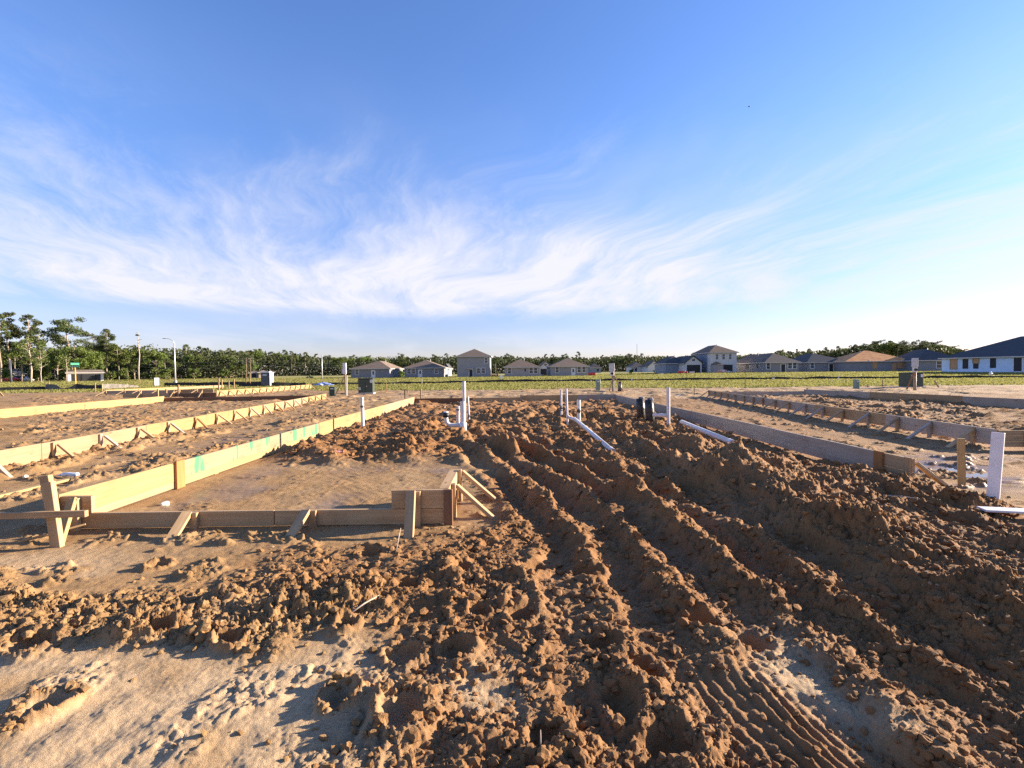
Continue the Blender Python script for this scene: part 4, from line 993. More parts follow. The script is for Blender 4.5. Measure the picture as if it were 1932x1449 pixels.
# ------------------------------------------------------------------ site utilities
def pedestal(px_, py_, hpx, wpx, label, mat_f, mat_s):
    c = P(px_, py_); g = hz(c.x, c.y); k = c.y/FPX; w, h_ = wpx*k, hpx*k
    t = thing('utility_pedestal', label, 'utility pedestal', (c.x, c.y, g), 0.05)
    m = Matrix.Translation((c.x, c.y, g)) @ Matrix.Rotation(0.05, 4, 'Z')
    mb = MB(); mb.box(None, (w*0.85, w*0.8, h_*0.62), mat=m @ Matrix.Translation((0, 0, h_*0.31))); mb.build('base_box', mat_s, t, 0.01)
    mb = MB(); mb.box(None, (w*0.95, w*0.9, h_*0.42), mat=m @ Matrix.Translation((0, 0, h_*0.80))); mb.build('cap', mat_f, t, 0.03)
    mb = MB(); mb.box(None, (w*0.5, 0.01, h_*0.1), mat=m @ Matrix.Translation((0, -w*0.455, h_*0.8))); mb.build('label_plate', MT['white'], t)
pedestal(628, 747, 17, 12, 'dark green utility pedestal left of the big transformer', MT['green_box'], MT['green_box'])
pedestal(1128.5, 738, 21, 8.5, 'pale green utility pedestal left of the middle meter post', MT['green_light'], MT['green_light'])
pedestal(1615.5, 733, 17, 9, 'pale green utility pedestal behind the right formwork', MT['green_light'], MT['green_light'])
def transformer(px0, px1, py, hpx, label, rz=0.0):
    c = P((px0+px1)/2, py); g = hz(c.x, c.y); k = c.y/FPX; w, h_ = (px1-px0)*k*(0.92 if px0 < 1000 else 0.66), hpx*k
    t = thing('transformer', label, 'transformer', (c.x, c.y, g), rz); m = Matrix.Translation((c.x, c.y, g)) @ Matrix.Rotation(rz, 4, 'Z')
    mb = MB(); mb.box(None, (w*1.12, w*1.05, 0.12), mat=m @ Matrix.Translation((0, 0.05, 0.03))); mb.build('pad', MT['concrete'], t, 0.01)
    mb = MB(); mb.box(None, (w, w*0.8, h_-0.14), mat=m @ Matrix.Translation((0, 0.08, (h_-0.14)/2+0.092))); mb.build('cabinet', MT['green_box'], t, 0.02)
    mb = MB(); mb.box(None, (w*1.03, w*0.85, 0.07), mat=m @ Matrix.Translation((0, 0.07, h_-0.01))); mb.build('lid', MT['green_box'], t, 0.02)
    mb = MB(); mb.box(None, (0.012, 0.02, h_*0.7), mat=m @ Matrix.Translation((0, -w*0.4+0.075, h_*0.45))); mb.build('door_seam', MT['dark'], t)
    mb = MB(); mb.box(None, (0.15, 0.012, 0.22), mat=m @ Matrix.Translation((w*0.38, -w*0.4+0.072, h_*0.82))); mb.build('warning_label', MT['white'], t)
    mb = MB(); mb.box(None, (0.14, 0.012, 0.2), mat=m @ Matrix.Translation((-w*0.40 if px0 < 1000 else -w*0.22, -w*0.4+0.072, h_*(0.35 if px0 < 1000 else 0.8)))); mb.build('warning_label', MT['grey_light'], t)
    mb = MB(); mb.box(None, (0.05, 0.04, 0.09), mat=m @ Matrix.Translation((0.07, -w*0.4+0.065, h_*0.5))); mb.build('handle', MT['grey_metal'], t)
transformer(677, 706, 743, 29, 'dark green transformer cabinet in the grass behind the left board', 0.12)
transformer(1698, 1742, 731.5, 28, 'wide dark green transformer cabinet behind the right meter post', -0.05)
def meter_post(px_, py, hpx, label, style):
    c = P(px_, py); g = hz(c.x, c.y); k = c.y/FPX; H = hpx*k
    t = thing('meter_post', label, 'meter post', (c.x, c.y, g))
    x, y = c.x, c.y
    bar('post', t, (x, y, g-0.2), (x, y, g+H*0.98), 0.09, 0.09, wt if style != 1 else wg, up=(0, 1, 0))
    bar('post', t, (x+0.10, y+0.02, g-0.2), (x+0.10, y+0.02, g+H*(0.62 if style == 0 else 0.9)), 0.05, 0.09, wg, up=(0, 1, 0))
    if style == 0:
        mb = MB(); mb.box((x-0.0, y-0.09, g+H*0.83), (0.22, 0.10, H*0.34)); mb.build('meter_board', MT['white'], t, 0.008)
        mb = MB(); mb.box((x-0.13, y-0.06, g+H*0.76), (0.12, 0.10, H*0.13)); mb.build('breaker_box', MT['grey_light'], t, 0.01)
        br = [(-0.65, -0.2)]
    else:
        mb = MB(); mb.box((x-0.08, y-0.12, g+H*0.86), (0.36, 0.14, H*0.28)); pb = mb.build('breaker_box', MT['grey_light'], t, 0.012)
        mb = MB()
        for q_ in range(4): mb.box((x-0.08, y-0.193, g+H*(0.78+0.055*q_)), (0.30, 0.006, 0.012))
        mb.build('louvre', MT['grey_metal'], pb)
        mb = MB(); mb.box((x-0.07, y-0.11, g+H*0.64), (0.27, 0.12, H*0.16)); mx_ = mb.build('meter_box', MT['galv'], t, 0.012)
        mb = MB(); mb.tube([(x-0.07, y-0.16, g+H*0.64), (x-0.07, y-0.235, g+H*0.64)], 0.085, 14); mb.build('meter', MT['dark'], mx_)
        br = [(0.75, -0.1), (-0.32, -0.25)] if style == 1 else [(-0.85, -0.35), (-0.30, -0.45)]
    for (bx, by) in br:
        bar('brace', t, (x+bx, y+by, hz(x+bx, y+by)-0.05), (x+(0.06 if bx > 0 else -0.03), y-0.06, g+H*(0.6 if abs(bx) > 0.5 else 0.42)), 0.05, 0.09, wo if style == 2 and bx < -.5 else wt, up=(0, 1, 0))
    mb = MB(); mb.tube([(x+0.05, y-0.06, g+H*0.6), (x+0.06, y-0.07, g+0.1), (x+0.1, y-0.08, g-0.1)], 0.022, 8); mb.build('conduit', MT['grey_light'], t)
    if style == 2:
        mb = MB(); mb.tube([(x+0.07, y+0.05, g+H*0.8), (x+0.07, y+0.05, g+H*1.0)], 0.03, 8); mb.build('conduit', MT['pvc'], t)
meter_post(652, 747, 62, 'temporary power post with a tall white board left of the green transformer', 0)
meter_post(1156, 739, 53, 'temporary power post with ribbed grey box and two braces in mid field', 1)
meter_post(1725, 736, 61, 'temporary power post with meter box before the wide transformer', 2)
c = P(1175, 739); mb = MB(); g = hz(c.x, c.y)
t = thing('cable_pedestal', 'dark cable pedestal with a loop behind the middle power post brace', 'utility pedestal', (c.x-.1, c.y+.4, g))
mb.tube([(c.x-.1, c.y+.4, g-.1), (c.x-.1, c.y+.4, g+.62)], [0.16, 0.13], 10); mb.build('casing', MT['grey_dark'], t)
mb = MB(); mb.tube([(c.x-.1, c.y+.4, g+.62), (c.x-.1, c.y+.4, g+.70)], [0.15, 0.09], 10); mb.build('cap', MT['rubber'], t)

# portable toilet
c = P(505, 729); g = hz(c.x, c.y); rz = 0.0
t = thing('portable_toilet', 'dark grey portable toilet with a pale roof and a side coloured as sunlit', 'portable toilet', (c.x, c.y, g), rz); m = Matrix.Translation((c.x, c.y, g)) @ Matrix.Rotation(rz, 4, 'Z')
s_ = 1.12
def bx(name, size, loc, mat, par=t, bev=0.02):
    mb = MB(); mb.box(None, size, mat=m @ Matrix.Translation(loc)); return mb.build(name, mat, par, bev)
bx('skid_base', (1.12, 1.12, 0.14), (0, 0, 0.05), MT['grey_dark']); bx('wall', (1.04, 0.04, 1.5), (0, -0.5, 0.87), MT['grey_dark']); bx('wall', (1.04, 0.04, 1.5), (0, 0.5, 0.87), MT['grey_dark'])
bx('wall', (0.04, 0.96, 1.5), (-0.5, 0, 0.87), MT['grey_dark']); bx('wall', (0.04, 0.96, 1.5), (0.5, 0, 0.87), MT['grey_light'])  # right wall gets a lighter grey, sunlight put into its colour
dr = bx('door', (0.78, 0.03, 1.36), (0, -0.536, 0.85), MT['grey_dark']); bx('sign', (0.5, 0.012, 0.18), (-0.05, -0.558, 1.36), MT['grey_light'], dr, 0)
bx('roof', (1.14, 1.14, 0.08), (0, 0, 1.66), MT['white'], t, 0.03); mb = MB(); mb.tube([m @ Vector((0.3, 0.3, 1.68)), m @ Vector((0.3, 0.3, 1.82))], 0.05, 8); mb.build('vent', MT['grey_light'], t)
bx('roof_dome', (0.8, 0.8, 0.08), (0, 0, 1.73), MT['white'], t, 0.035)
# white box sign
c = P(296, 729); g = hz(c.x, c.y)
t = thing('box_sign', 'white fronted sign box with dark sides on the dirt at the left', 'sign', (c.x, c.y, g))
k = c.y/FPX; m = Matrix.Translation((c.x, c.y, g)) @ Matrix.Rotation(0.75, 4, 'Z')
mb = MB(); mb.box(None, (9*k, .25, 17*k), mat=m @ Matrix.Translation((0, .12, 8*k))); mb.build('casing', MT['grey_dark'], t, 0.02)
mb = MB(); mb.box(None, (7*k, .02, 14*k), mat=m @ Matrix.Translation((0, -.015, 9*k))); mb.build('front_panel', MT['white'], t)
# street sign
c = P(143, 734); g = hz(c.x, c.y); k = c.y/FPX
t = thing('street_sign', 'two crossed green street name blades on a yellow post', 'street sign', (c.x, c.y, g))
mb = MB(); mb.tube([(c.x, c.y, g-.1), (c.x, c.y, g+40*k)], 0.055, 8); mb.build('post', MT['yellow'], t)
mb = MB(); mb.box((c.x-0.1*k, c.y-.01, g+42.3*k), (15.5*k, 0.02, 3.6*k)); bl = mb.build('name_blade', MT['sign_green'], t)
mb = MB()
for q_ in range(11):
    if q_ in (3, 7): continue
    mb.box((c.x-5.6*k+q_*1.1*k, c.y-.026, g+42.2*k+0.15*k*((q_*7) % 3-1)), (0.75*k, 0.006, 1.3*k+0.4*k*((q_*5) % 2)))
mb.build('lettering', MT['white'], bl)
mb = MB(); mb.box((c.x, c.y, g+47.0*k), (13*k, 0.02, 4.0*k), rz=1.1); mb.build('name_blade', MT['sign_green'], t)
# street light
c = D(331, 720, 92); g = hz(c.x, c.y); k = 92/FPX; H = (720-645)*k
t = thing('street_light', 'tall grey street light with its arm reaching left before the trees', 'street light', (c.x, c.y, g))
mb = MB(); mb.tube([(c.x, c.y, g-.3), (c.x, c.y, g+H)], [0.14, 0.09], 10); mb.build('pole', MT['galv'], t)
mb = MB(); mb.tube([(c.x, c.y, g+H-.1), (c.x-3*k, c.y, g+H+4*k), (c.x-9*k, c.y, g+H+7*k), (c.x-15*k, c.y, g+H+8*k)], [0.07, .06, .055, .05], 8); mb.build('arm', MT['galv'], t)
mb = MB(); mb.box((c.x-17.5*k, c.y, g+H+7.9*k), (0.75, 0.26, 0.12)); mb.build('lamp_head', MT['grey_metal'], t, 0.03)
mb = MB(); mb.box((c.x, c.y, g+.15), (.4, .4, .5)); mb.build('base', MT['concrete'], t, 0.02)
# utility poles and their wires
def upole(px_, py, dist, hpx, label, arms, mat):
    c = D(px_, py, dist); g = hz(c.x, c.y); k = dist/FPX; H = hpx*k
    t = thing('utility_pole', label, 'utility pole', (c.x, c.y, g))
    mb = MB(); mb.tube([(c.x, c.y, g-.3), (c.x, c.y, g+H)], [0.17, 0.11], 8); mb.build('pole', mat, t)
    for (zf, w) in arms:
        a = bar('crossarm', t, (c.x-w/2, c.y-.12, g+H*zf), (c.x+w/2, c.y-.12, g+H*zf), 0.1, 0.13, mat)
        mb = MB()
        for q_ in (-.45, -.15, .2, .46): mb.tube([(c.x+w*q_, c.y-.12, g+H*zf+.05), (c.x+w*q_, c.y-.12, g+H*zf+.24)], .05, 6)
        mb.build('insulator', MT['grey_light'], a)
    return c, g, H
upole(608, 713, 130, 45, 'pale plain utility pole standing alone before the far trees', [], MT['galv'])
pa = upole(465, 713, 150, 40, 'left one of two dark utility poles with crossarms by the far trees', [(0.93, 5.0), (0.80, 5.0)], MT['pole_wood'])
pb = upole(473, 713, 151, 39, 'right one of two dark utility poles with crossarms by the far trees', [(0.86, 5.0), (0.74, 5.0)], MT['pole_wood'])
upole(1202, 706, 330, 52, 'thin far pole rising above the trees right of the middle meter post', [], MT['pole_wood'])
for k_, zf in enumerate((0.95, 0.82, 0.72)):
    a = Vector((pa[0].x, pa[0].y, pa[1]+pa[2]*zf)); b = D(232, 690, 130); b.z = a.z-.6*k_*0.3
    pts = [a.lerp(b, i/14)-Vector((0, 0, 1.3*4*(i/14)*(1-i/14))) for i in range(15)]
    e_ = D(720, 690, 190); e_.z = a.z; pts2 = [a.lerp(e_, i/14)-Vector((0, 0, 1.3*4*(i/14)*(1-i/14))) for i in range(15)]
    mb = MB(); mb.tube(pts[::-1]+pts2[1:], 0.012, 5)
    tag(mb.build('power_line', MT['grey_dark']), ('highest', 'middle', 'lowest')[k_]+' of three power lines strung across before the left trees', 'power line')
for (px_, lab, tall) in ((21, 'dark bare trunk pole at the far left edge beside the red car', 42),):
    c = D(px_, 716, 120); g = hz(c.x, c.y)
    mb = MB(); mb.tube([(c.x, c.y, g-.2), (c.x, c.y, g+tall*120/FPX)], [.2, .14], 8); tag(mb.build('wooden_pole', MT['grey_dark']), lab, 'pole')

# silt fences
def silt(pts, label, hfun, mat, posts=True, seed=0, wob=0.25):
    """a sagging strip of fabric on stakes following pts"""
    P0 = [Vector((a, b, 0)) for a, b in pts]; L = []; 
    for i in range(len(P0)-1):
        n = max(2, int((P0[i+1]-P0[i]).length/0.8))
        L += [P0[i].lerp(P0[i+1], k/n) for k in range(n)]
    L.append(P0[-1])
    xs = np.array([p.x for p in L]); yy = np.array([p.y for p in L])+wob*gn(np.arange(len(L))*0.35, np.zeros(len(L))+seed, 401)
    g = height(xs, yy, False)[0]; hh = np.array([hfun(i/(len(L)-1), i) for i in range(len(L))])
    o_ = thing('silt_fence', label, 'silt fence', (L[0].x, L[0].y, 0))
    mb = MB()
    for i in range(len(L)-1):
        b0, b1 = Vector((xs[i], yy[i], g[i]-.05)), Vector((xs[i+1], yy[i+1], g[i+1]-.05)); t0, t1 = b0+Vector((0, .06*math.sin(i), hh[i]+.05)), b1+Vector((0, .06*math.sin(i+1), hh[i+1]+.05))
        d_ = Vector((0, 0.02, 0))
        mb.face([b0, b1, t1, t0]); mb.face([b1+d_, b0+d_, t0+d_, t1+d_]); mb.face([t0, t1, t1+d_, t0+d_])
    mb.build('fabric', mat, o_)
    if posts:
        for i in range(0, len(L), 4):
            bar('stake', o_, (xs[i], yy[i]+.05, g[i]-.2), (xs[i], yy[i]+.05, g[i]+max(hh[i]+.06, 0.3)), .04, .04, wg, up=(0, 1, 0), bevel=0)
    return o_
n1 = lambda s_, a, b: (lambda t, i: max(0.05, a+b*float(gn(np.array([i*0.31]), np.array([s_*1.7]), 402)[0])))
silt([(-24, 59), (-12, 64), (5, 67), (30, 66), (52, 63), (66, 60)], 'long low black silt fence crossing the grass before the houses', n1(1, 0.30, 0.16), MT['fabric'], True, 1)
silt([(-31.5, 57), (-24.5, 59)], 'short black silt fence behind the blue plastic sheeting', n1(4, 0.42, 0.12), MT['fabric'], True, 2)
l0 = P(-40, 738); l1 = P(86, 735.5); l2 = P(116, 735.5); l3 = P(144, 735); l4 = P(193, 734.5); l5 = P(262, 731.5); l6 = P(310, 728.5); l7 = P(500, 726)
silt([(l0.x, l0.y), (l1.x, l1.y)], 'black taut silt fence at the far left beyond the grass', n1(2, 0.36, 0.06), MT['fabric'], True, 3, .1)
silt([(l1.x, l1.y), (l2.x, l2.y), (l3.x, l3.y)], 'dusty grey stretch of silt fence sagging beside the street sign', lambda t, i: 0.62-0.5*math.sin(math.pi*min(1, max(0, (t-0.35)/0.65)))**1.5, MT['fabric_g'], True, 4, .1)
silt([(l3.x, l3.y), (l4.x, l4.y)], 'crumpled black silt fence right of the street sign post', lambda t, i: 0.66-0.38*t**0.6+0.22*t*t, MT['fabric'], True, 5, .3)
silt([(l4.x, l4.y), (l5.x, l5.y)], 'grey slumped silt fence right of the two pale stakes', lambda t, i: 0.58-0.34*t*t, MT['fabric_g'], True, 6, .3)
silt([(l6.x, l6.y), (l7.x, l7.y)], 'low black silt fence behind the white box sign and portable toilet', n1(3, 0.46, 0.12), MT['fabric'], True, 7, .3)

# ------------------------------------------------------------------ houses
def house(label, px0, px1, dist, depth, wall_h, ridge_h, wall, roof, yaw=0.0, openings=(), side=(), gable=False, over=0.45, z=None, ridge_x=0.5, ridge_len=None, name='house', group=None, extra=None, corner=None, vents=1, face_cam=False):
    a, b = D(px0, 705, dist), D(px1, 705, dist); w = b.x-a.x; cx = (a.x+b.x)/2
    if face_cam: yaw = math.atan2(-cx, dist); w = w*math.cos(yaw)
    if corner: w = corner[2]; cx = corner[0]+math.cos(yaw)*w/2; dist = corner[1]+math.sin(yaw)*w/2
    g = hz(cx, dist) if z is None else z
    rot = Matrix.Translation((cx, dist, g)) @ Matrix.Rotation(yaw, 4, 'Z')
    t = thing(name, label, 'house', (cx, dist, g), yaw, group)
    T = lambda x, y, z_: rot @ Vector((x, y, z_))
    hw = w/2
    mb = MB(); mb.box(None, (w, depth, wall_h+0.6), mat=rot @ Matrix.Translation((0, depth/2, wall_h/2-0.3)))
    if gable:
        for yy_ in (0.0, depth):
            mb.face([T(-hw, yy_, wall_h), T(hw, yy_, wall_h), T(0, yy_, ridge_h-0.1)])
    wl = mb.build('wall', wall, t)
    # roof shell with overhang, fascia
    o = over; e = wall_h-0.02; th = 0.2
    rx = -hw+w*ridge_x
    if gable:
        A1, A2 = (-hw-o, -o), (hw+o, depth+o)
        pts = [T(A1[0], A1[1], e-o*.3), T(A2[0], A1[1], e-o*.3), T(A2[0], A2[1], e-o*.3), T(A1[0], A2[1], e-o*.3)]; r0, r1 = T(rx, A1[1], ridge_h), T(rx, A2[1], ridge_h)
        mb = MB(); up = Vector((0, 0, th))
        for quad in ([pts[0], r0, r1, pts[3]], [r0, pts[1], pts[2], r1]):
            mb.face([p+up for p in quad]); mb.face(quad[::-1])
        mb.face([pts[0], pts[0]+up, r0+up, r0]); mb.face([r0, r0+up, pts[1]+up, pts[1]]); mb.face([pts[0], pts[3], pts[3]+up, pts[0]+up]); mb.face([pts[1], pts[1]+up, pts[2]+up, pts[2]])
    else:
        c4 = [T(-hw-o, -o, e), T(hw+o, -o, e), T(hw+o, depth+o, e), T(-hw-o, depth+o, e)]
        rl = ridge_len
        if rl is None:
            inset = min(w, depth)/2
            if depth >= w: r0, r1 = T(rx, inset, ridge_h), T(rx, depth-inset+0.01, ridge_h)
            else: r0, r1 = None, None
        if rl is not None or depth < w:
            L_ = rl if rl is not None else (w-depth)
            r0, r1 = T(rx-L_/2, depth/2, ridge_h), T(rx+L_/2, depth/2, ridge_h)
            mb = MB(); mb.face([c4[0], c4[1], r1, r0]); mb.face([c4[1], c4[2], r1]); mb.face([c4[2], c4[3], r0, r1]); mb.face([c4[3], c4[0], r0])
        else:
            mb = MB(); mb.face([c4[0], c4[1], r0]); mb.face([c4[1], c4[2], r1, r0]); mb.face([c4[2], c4[3], r1]); mb.face([c4[3], c4[0], r0, r1])
        mb.face(c4[::-1])
    rf = mb.build('roof', roof, t)
    mb = MB(); fz = e-0.10-(o*.3 if gable else 0); ft = FASC
    if not gable: mb.box(None, (w+2*o+.04, .05, .2), mat=rot @ Matrix.Translation((0, -o-.01, fz)))
    for sx in (-1, 1): mb.box(None, (.05, depth+2*o, .2), mat=rot @ Matrix.Translation((sx*(hw+o+.01), depth/2, fz)))
    mb.build('fascia', ft, rf)
    for v in range(vents):
        vx = rx+(1.2 if v == 0 else -1.6); base = T(vx, depth*.45, ridge_h-0.9)
        mb = MB(); mb.tube([base, base+Vector((0, 0, 1.25))], .09, 8); mb.build('vent_pipe', MT['grey_light'], rf)
    def opening(kind, u, zc, ww, hh_, face='front'):
        if face == 'front': fm = rot @ Matrix.Translation((-hw+u*w, 0, zc))
        elif face == 'right': fm = rot @ Matrix.Translation((hw, u*depth, zc)) @ Matrix.Rotation(math.pi/2, 4, 'Z')
        else: fm = rot @ Matrix.Translation((-hw, u*depth, zc)) @ Matrix.Rotation(-math.pi/2, 4, 'Z')
        fw = 0.13
        def pc(nm, size, loc, mat, par):
            mb = MB(); mb.box(None, size, mat=fm @ Matrix.Translation(loc)); return mb.build(nm, mat, par)
        if kind in ('win', 'win2', 'board'):
            mb = MB()
            for (sz, lc) in (((ww+2*fw, .09, fw), (0, -.03, hh_/2+fw/2)), ((ww+2*fw, .11, fw), (0, -.03, -hh_/2-fw/2)), ((fw, .09, hh_), (-ww/2-fw/2, -.03, 0)), ((fw, .09, hh_), (ww/2+fw/2, -.03, 0)), ((ww, .05, .07), (0, -.03, 0))):
                mb.box(None, sz, mat=fm @ Matrix.Translation(lc))
            f_ = mb.build('window', MT['white'] if kind != 'board' else wt, t)
            for s_ in (-1, 1): pc('pane', (ww, .02, hh_/2-.035), (0, -.015, s_*(hh_/4+.0175)), MT['glass'] if kind != 'board' else BOARD, f_)
        elif kind == 'hole':
            pc('window', (ww, .03, hh_), (0, -.012, 0), MT['dark'], t)
        elif kind == 'door':
            mb = MB()
            for (sz, lc) in (((ww+.3, .1, .14), (0, -.03, hh_/2+.07)), ((.14, .1, hh_), (-ww/2-.07, -.03, 0)), ((.14, .1, hh_), (ww/2+.07, -.03, 0))): mb.box(None, sz, mat=fm @ Matrix.Translation(lc))
            f_ = mb.build('door', MT['white'], t); pc('door_leaf', (ww, .04, hh_), (0, -.02, 0), MT['white'], f_); pc('door_glass', (ww*.55, .02, hh_*.45), (0, -.045, hh_*.18), MT['glass'], f_)
        elif kind == 'opendoor':
            mb = MB()
            for (sz, lc) in (((ww+.3, .1, .14), (0, -.03, hh_/2+.07)), ((.14, .1, hh_), (-ww/2-.07, -.03, 0)), ((.14, .1, hh_), (ww/2+.07, -.03, 0))): mb.box(None, sz, mat=fm @ Matrix.Translation(lc))
            f_ = mb.build('door', MT['white'], t); pc('doorway', (ww, .03, hh_), (0, -.012, 0), MT['dark'], f_)
        elif kind == 'garage':
            pc('garage_opening', (ww, .05, hh_), (0, -.02, 0), MT['dark'], t)
        elif kind == 'vent':
            pc('gable_vent', (ww, .05, hh_), (0, -.02, 0), MT['grey_dark'], t)
        elif kind == 'osb':
            pc('door', (ww, .06, hh_), (0, -.025, 0), BOARD, t)
        elif kind == 'awning':
            o2 = pc('awning', (ww, .9, .14), (0, -.45, 0), FASC, t)
    for q_ in openings: opening(*q_)
    for q_ in side: opening(*q_[:-1], face=q_[-1])
    return t, T, rot, w
FASC = simple('pale_trim', (0.50, 0.46, 0.43), 0.6)
BOARD = simple('osb_board', (0.50, 0.27, 0.14), 0.8, var=0.2)
W_, R_ = WALLS, ROOFS
house('grey blue single storey house with brown hip roof left of all the others', 662, 735, 142, 18, 2.75, 5.1, W_['blue'], R_['brown'], 0.0,
      [('win', .16, 1.75, .9, 1.5), ('door', .58, 1.05, .95, 2.1)], [('hole', .25, 1.6, .5, 1.3, 'right'), ('hole', .6, 1.6, .5, 1.3, 'right')], ridge_x=0.62, vents=1)
house('grey single storey house with twin windows and white back door, second from left', 763, 834, 145, 14, 2.85, 5.3, W_['blue'], R_['brown'], 0.0,
      [('win', .12, 1.85, .95, 1.5), ('win', .245, 1.85, .95, 1.5), ('door', .42, 1.1, 1.0, 2.15), ('win', .85, 1.85, .95, 1.55)], [('hole', .35, 1.7, .8, 1.3, 'right')], ridge_x=.5)
house('dark low wing with white trim behind the second house from left', 836, 846, 165, 10, 2.7, 4.4, W_['slate'], R_['dark'], 0, [], [], vents=0)
house('tall grey two storey house with brown hip roof and one upper window', 862.5, 924.5, 140, 11, 6.0, 8.3, W_['grey'], R_['brown'], 0.0,
      [('win', .885, 4.75, .85, 1.55), ('opendoor', .42, 1.05, .95, 2.05), ('awning', .40, 2.45, 1.9, .2), ('win', .65, 1.75, .9, 1.45), ('win', .80, 1.75, .9, 1.45)], [('hole', .5, 4.6, .8, 1.3, 'right')], ridge_x=.5)
house('taupe single storey house with one square and two tall windows', 952, 1018, 138, 12, 2.7, 5.1, W_['taupe'], R_['brown'], 0.0,
      [('win', .14, 1.65, .9, 1.55), ('hole', .59, 1.8, .4, .8), ('win', .76, 1.65, .95, 1.55), ('win', .89, 1.65, .95, 1.55)], ridge_x=.46)
house('small white gabled garage between the taupe house and the grey house', 1017, 1042, 160, 12, 2.6, 4.6, W_['white'], R_['brown'], 0.0, [('garage', .5, 1.1, 3.4, 2.2), ('vent', .5, 3.5, .8, .5)], gable=True, vents=0)
house('grey single storey house with pale back door and twin windows beside red bundles', 1039, 1110, 138, 14, 2.75, 5.2, W_['grey'], R_['brown'], 0.0,
      [('win', .17, 1.75, .9, 1.55), ('door', .60, 1.1, .9, 2.1), ('win', .755, 1.75, .9, 1.5), ('win', .885, 1.75, .9, 1.5)], ridge_x=.5)
house('small far grey house right of the house with red bundles', 1114, 1134, 230, 10, 2.5, 4.6, W_['slate'], R_['grey'], 0.0, [('hole', .7, 1.3, 1, 1.2)], vents=0)
house('far white house with grey roof, left of two', 1191, 1216, 235, 10, 2.6, 5.0, W_['white'], R_['grey'], 0.0, [('hole', .35, 1.2, 1.2, 1.6), ('hole', .12, 1.2, .8, 1.2)], vents=0)
house('far white house with gable roof and dark garage, right of two', 1222, 1247, 225, 10, 2.6, 5.2, W_['white'], R_['grey'], 0.0, [('garage', .78, 1.0, 2.2, 2.0)], gable=True, vents=0)
house('grey low house wing with dark roof left of the white gabled garage', 1256, 1296, 146, 11, 3.0, 5.3, W_['slate'], R_['dark'], 0.0, [('opendoor', .72, 1.2, 1.0, 2.1)], [], vents=1)
house('white gabled garage with a wide dark opening and small gable vent', 1293, 1324, 141, 12, 2.95, 5.0, W_['white'], R_['dark'], 0.0, [('garage', .5, 1.2, 3.9, 2.4), ('vent', .5, 3.8, .8, .6)], gable=True, vents=0)
h_ = house('white two storey house with three upper windows and dark garage', 1340, 1390, 139, 13, 5.9, 8.2, W_['white'], R_['brown'], 0.0,
      [('win', .25, 4.6, .75, 1.5), ('win', .5, 4.6, .75, 1.5), ('win', .75, 4.6, .75, 1.5), ('garage', .62, 1.15, 3.4, 2.3)], [('hole', .3, 4.6, .5, 1.3, 'left')], ridge_x=.42, over=.5)
tr, T_, rot_, w_ = h_
mb = MB(); mb.box(None, (2.9, 1.6, 2.5), mat=rot_ @ Matrix.Translation((-2.2, -.8, 1.1))); mb.build('porch', W_['taupe'], tr)
mb = MB(); a0 = [T_(-3.8, -1.8, 2.3), T_(-.6, -1.8, 2.3), T_(-.6, -.02, 2.3), T_(-3.8, -.02, 2.3)]; ap = T_(-2.2, -.02, 3.3); mb.face([a0[0], a0[1], ap]); mb.face([a0[1], a0[2], ap]); mb.face([a0[3], a0[0], ap]); mb.face(a0[::-1]); mb.build('porch_roof', R_['brown'], tr)
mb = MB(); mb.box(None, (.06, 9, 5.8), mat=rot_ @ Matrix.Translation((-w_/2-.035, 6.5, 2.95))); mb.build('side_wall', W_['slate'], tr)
house('long slate house with dark doorway and twin windows, nearest the white two storey house', 1444, 1507, 130, 22, 2.75, 5.4, W_['blue'], R_['grey'], -0.03,
      [('win', .09, 1.75, .9, 1.55), ('opendoor', .53, 1.1, 1.1, 2.2), ('win', .73, 1.75, 1.0, 1.5), ('win', .87, 1.75, 1.0, 1.5)], [('hole', .2, 1.7, .7, 1.3, 'left'), ('hole', .45, 1.7, .7, 1.3, 'left'), ('hole', .5, 1.7, .7, 1.3, 'left')], ridge_x=.5, vents=2)
house('slate house with white framed doorway between the long slate one and the orange roof', 1528, 1603, 133, 18, 2.7, 5.3, W_['blue'], R_['dark'], -0.2,
      [('win', .10, 1.75, .9, 1.5), ('opendoor', .53, 1.1, 1.0, 2.1), ('win', .72, 1.75, .95, 1.45), ('win', .85, 1.75, .95, 1.45)], ridge_x=.3)
h13 = house('grey house under bare orange roof sheathing with a boarded doorway', 1600, 1716, 126, 12.5, 2.75, 5.7, W_['blue'], R_['red'], -0.12,
      [('board', .44, 1.65, 1.0, 1.6), ('osb', .73, 1.1, 1.0, 2.1), ('board', .81, 1.65, 1.2, 1.5), ('board', .90, 1.65, 1.2, 1.5)], ridge_x=.52, vents=0, ridge_len=1.0)
tr, T_, rot_, w_ = h13
a0, a1 = T_(-w_/2+.35*w_, -.3, 2.85), T_(.02*w_-0.4, 8, 5.63); bar('ridge_strip', tr, a0, a1, .25, .05, MT['white'])
house('slate house with dark roof and twin white windows left of the pale blue one', 1738, 1812, 118, 15, 2.75, 5.6, W_['blue'], R_['dark'], -0.27,
      [('win', .46, 1.6, 1.0, 1.6), ('win', .60, 1.6, 1.0, 1.6), ('opendoor', .80, 1.2, .9, 2.2)], ridge_x=.42)
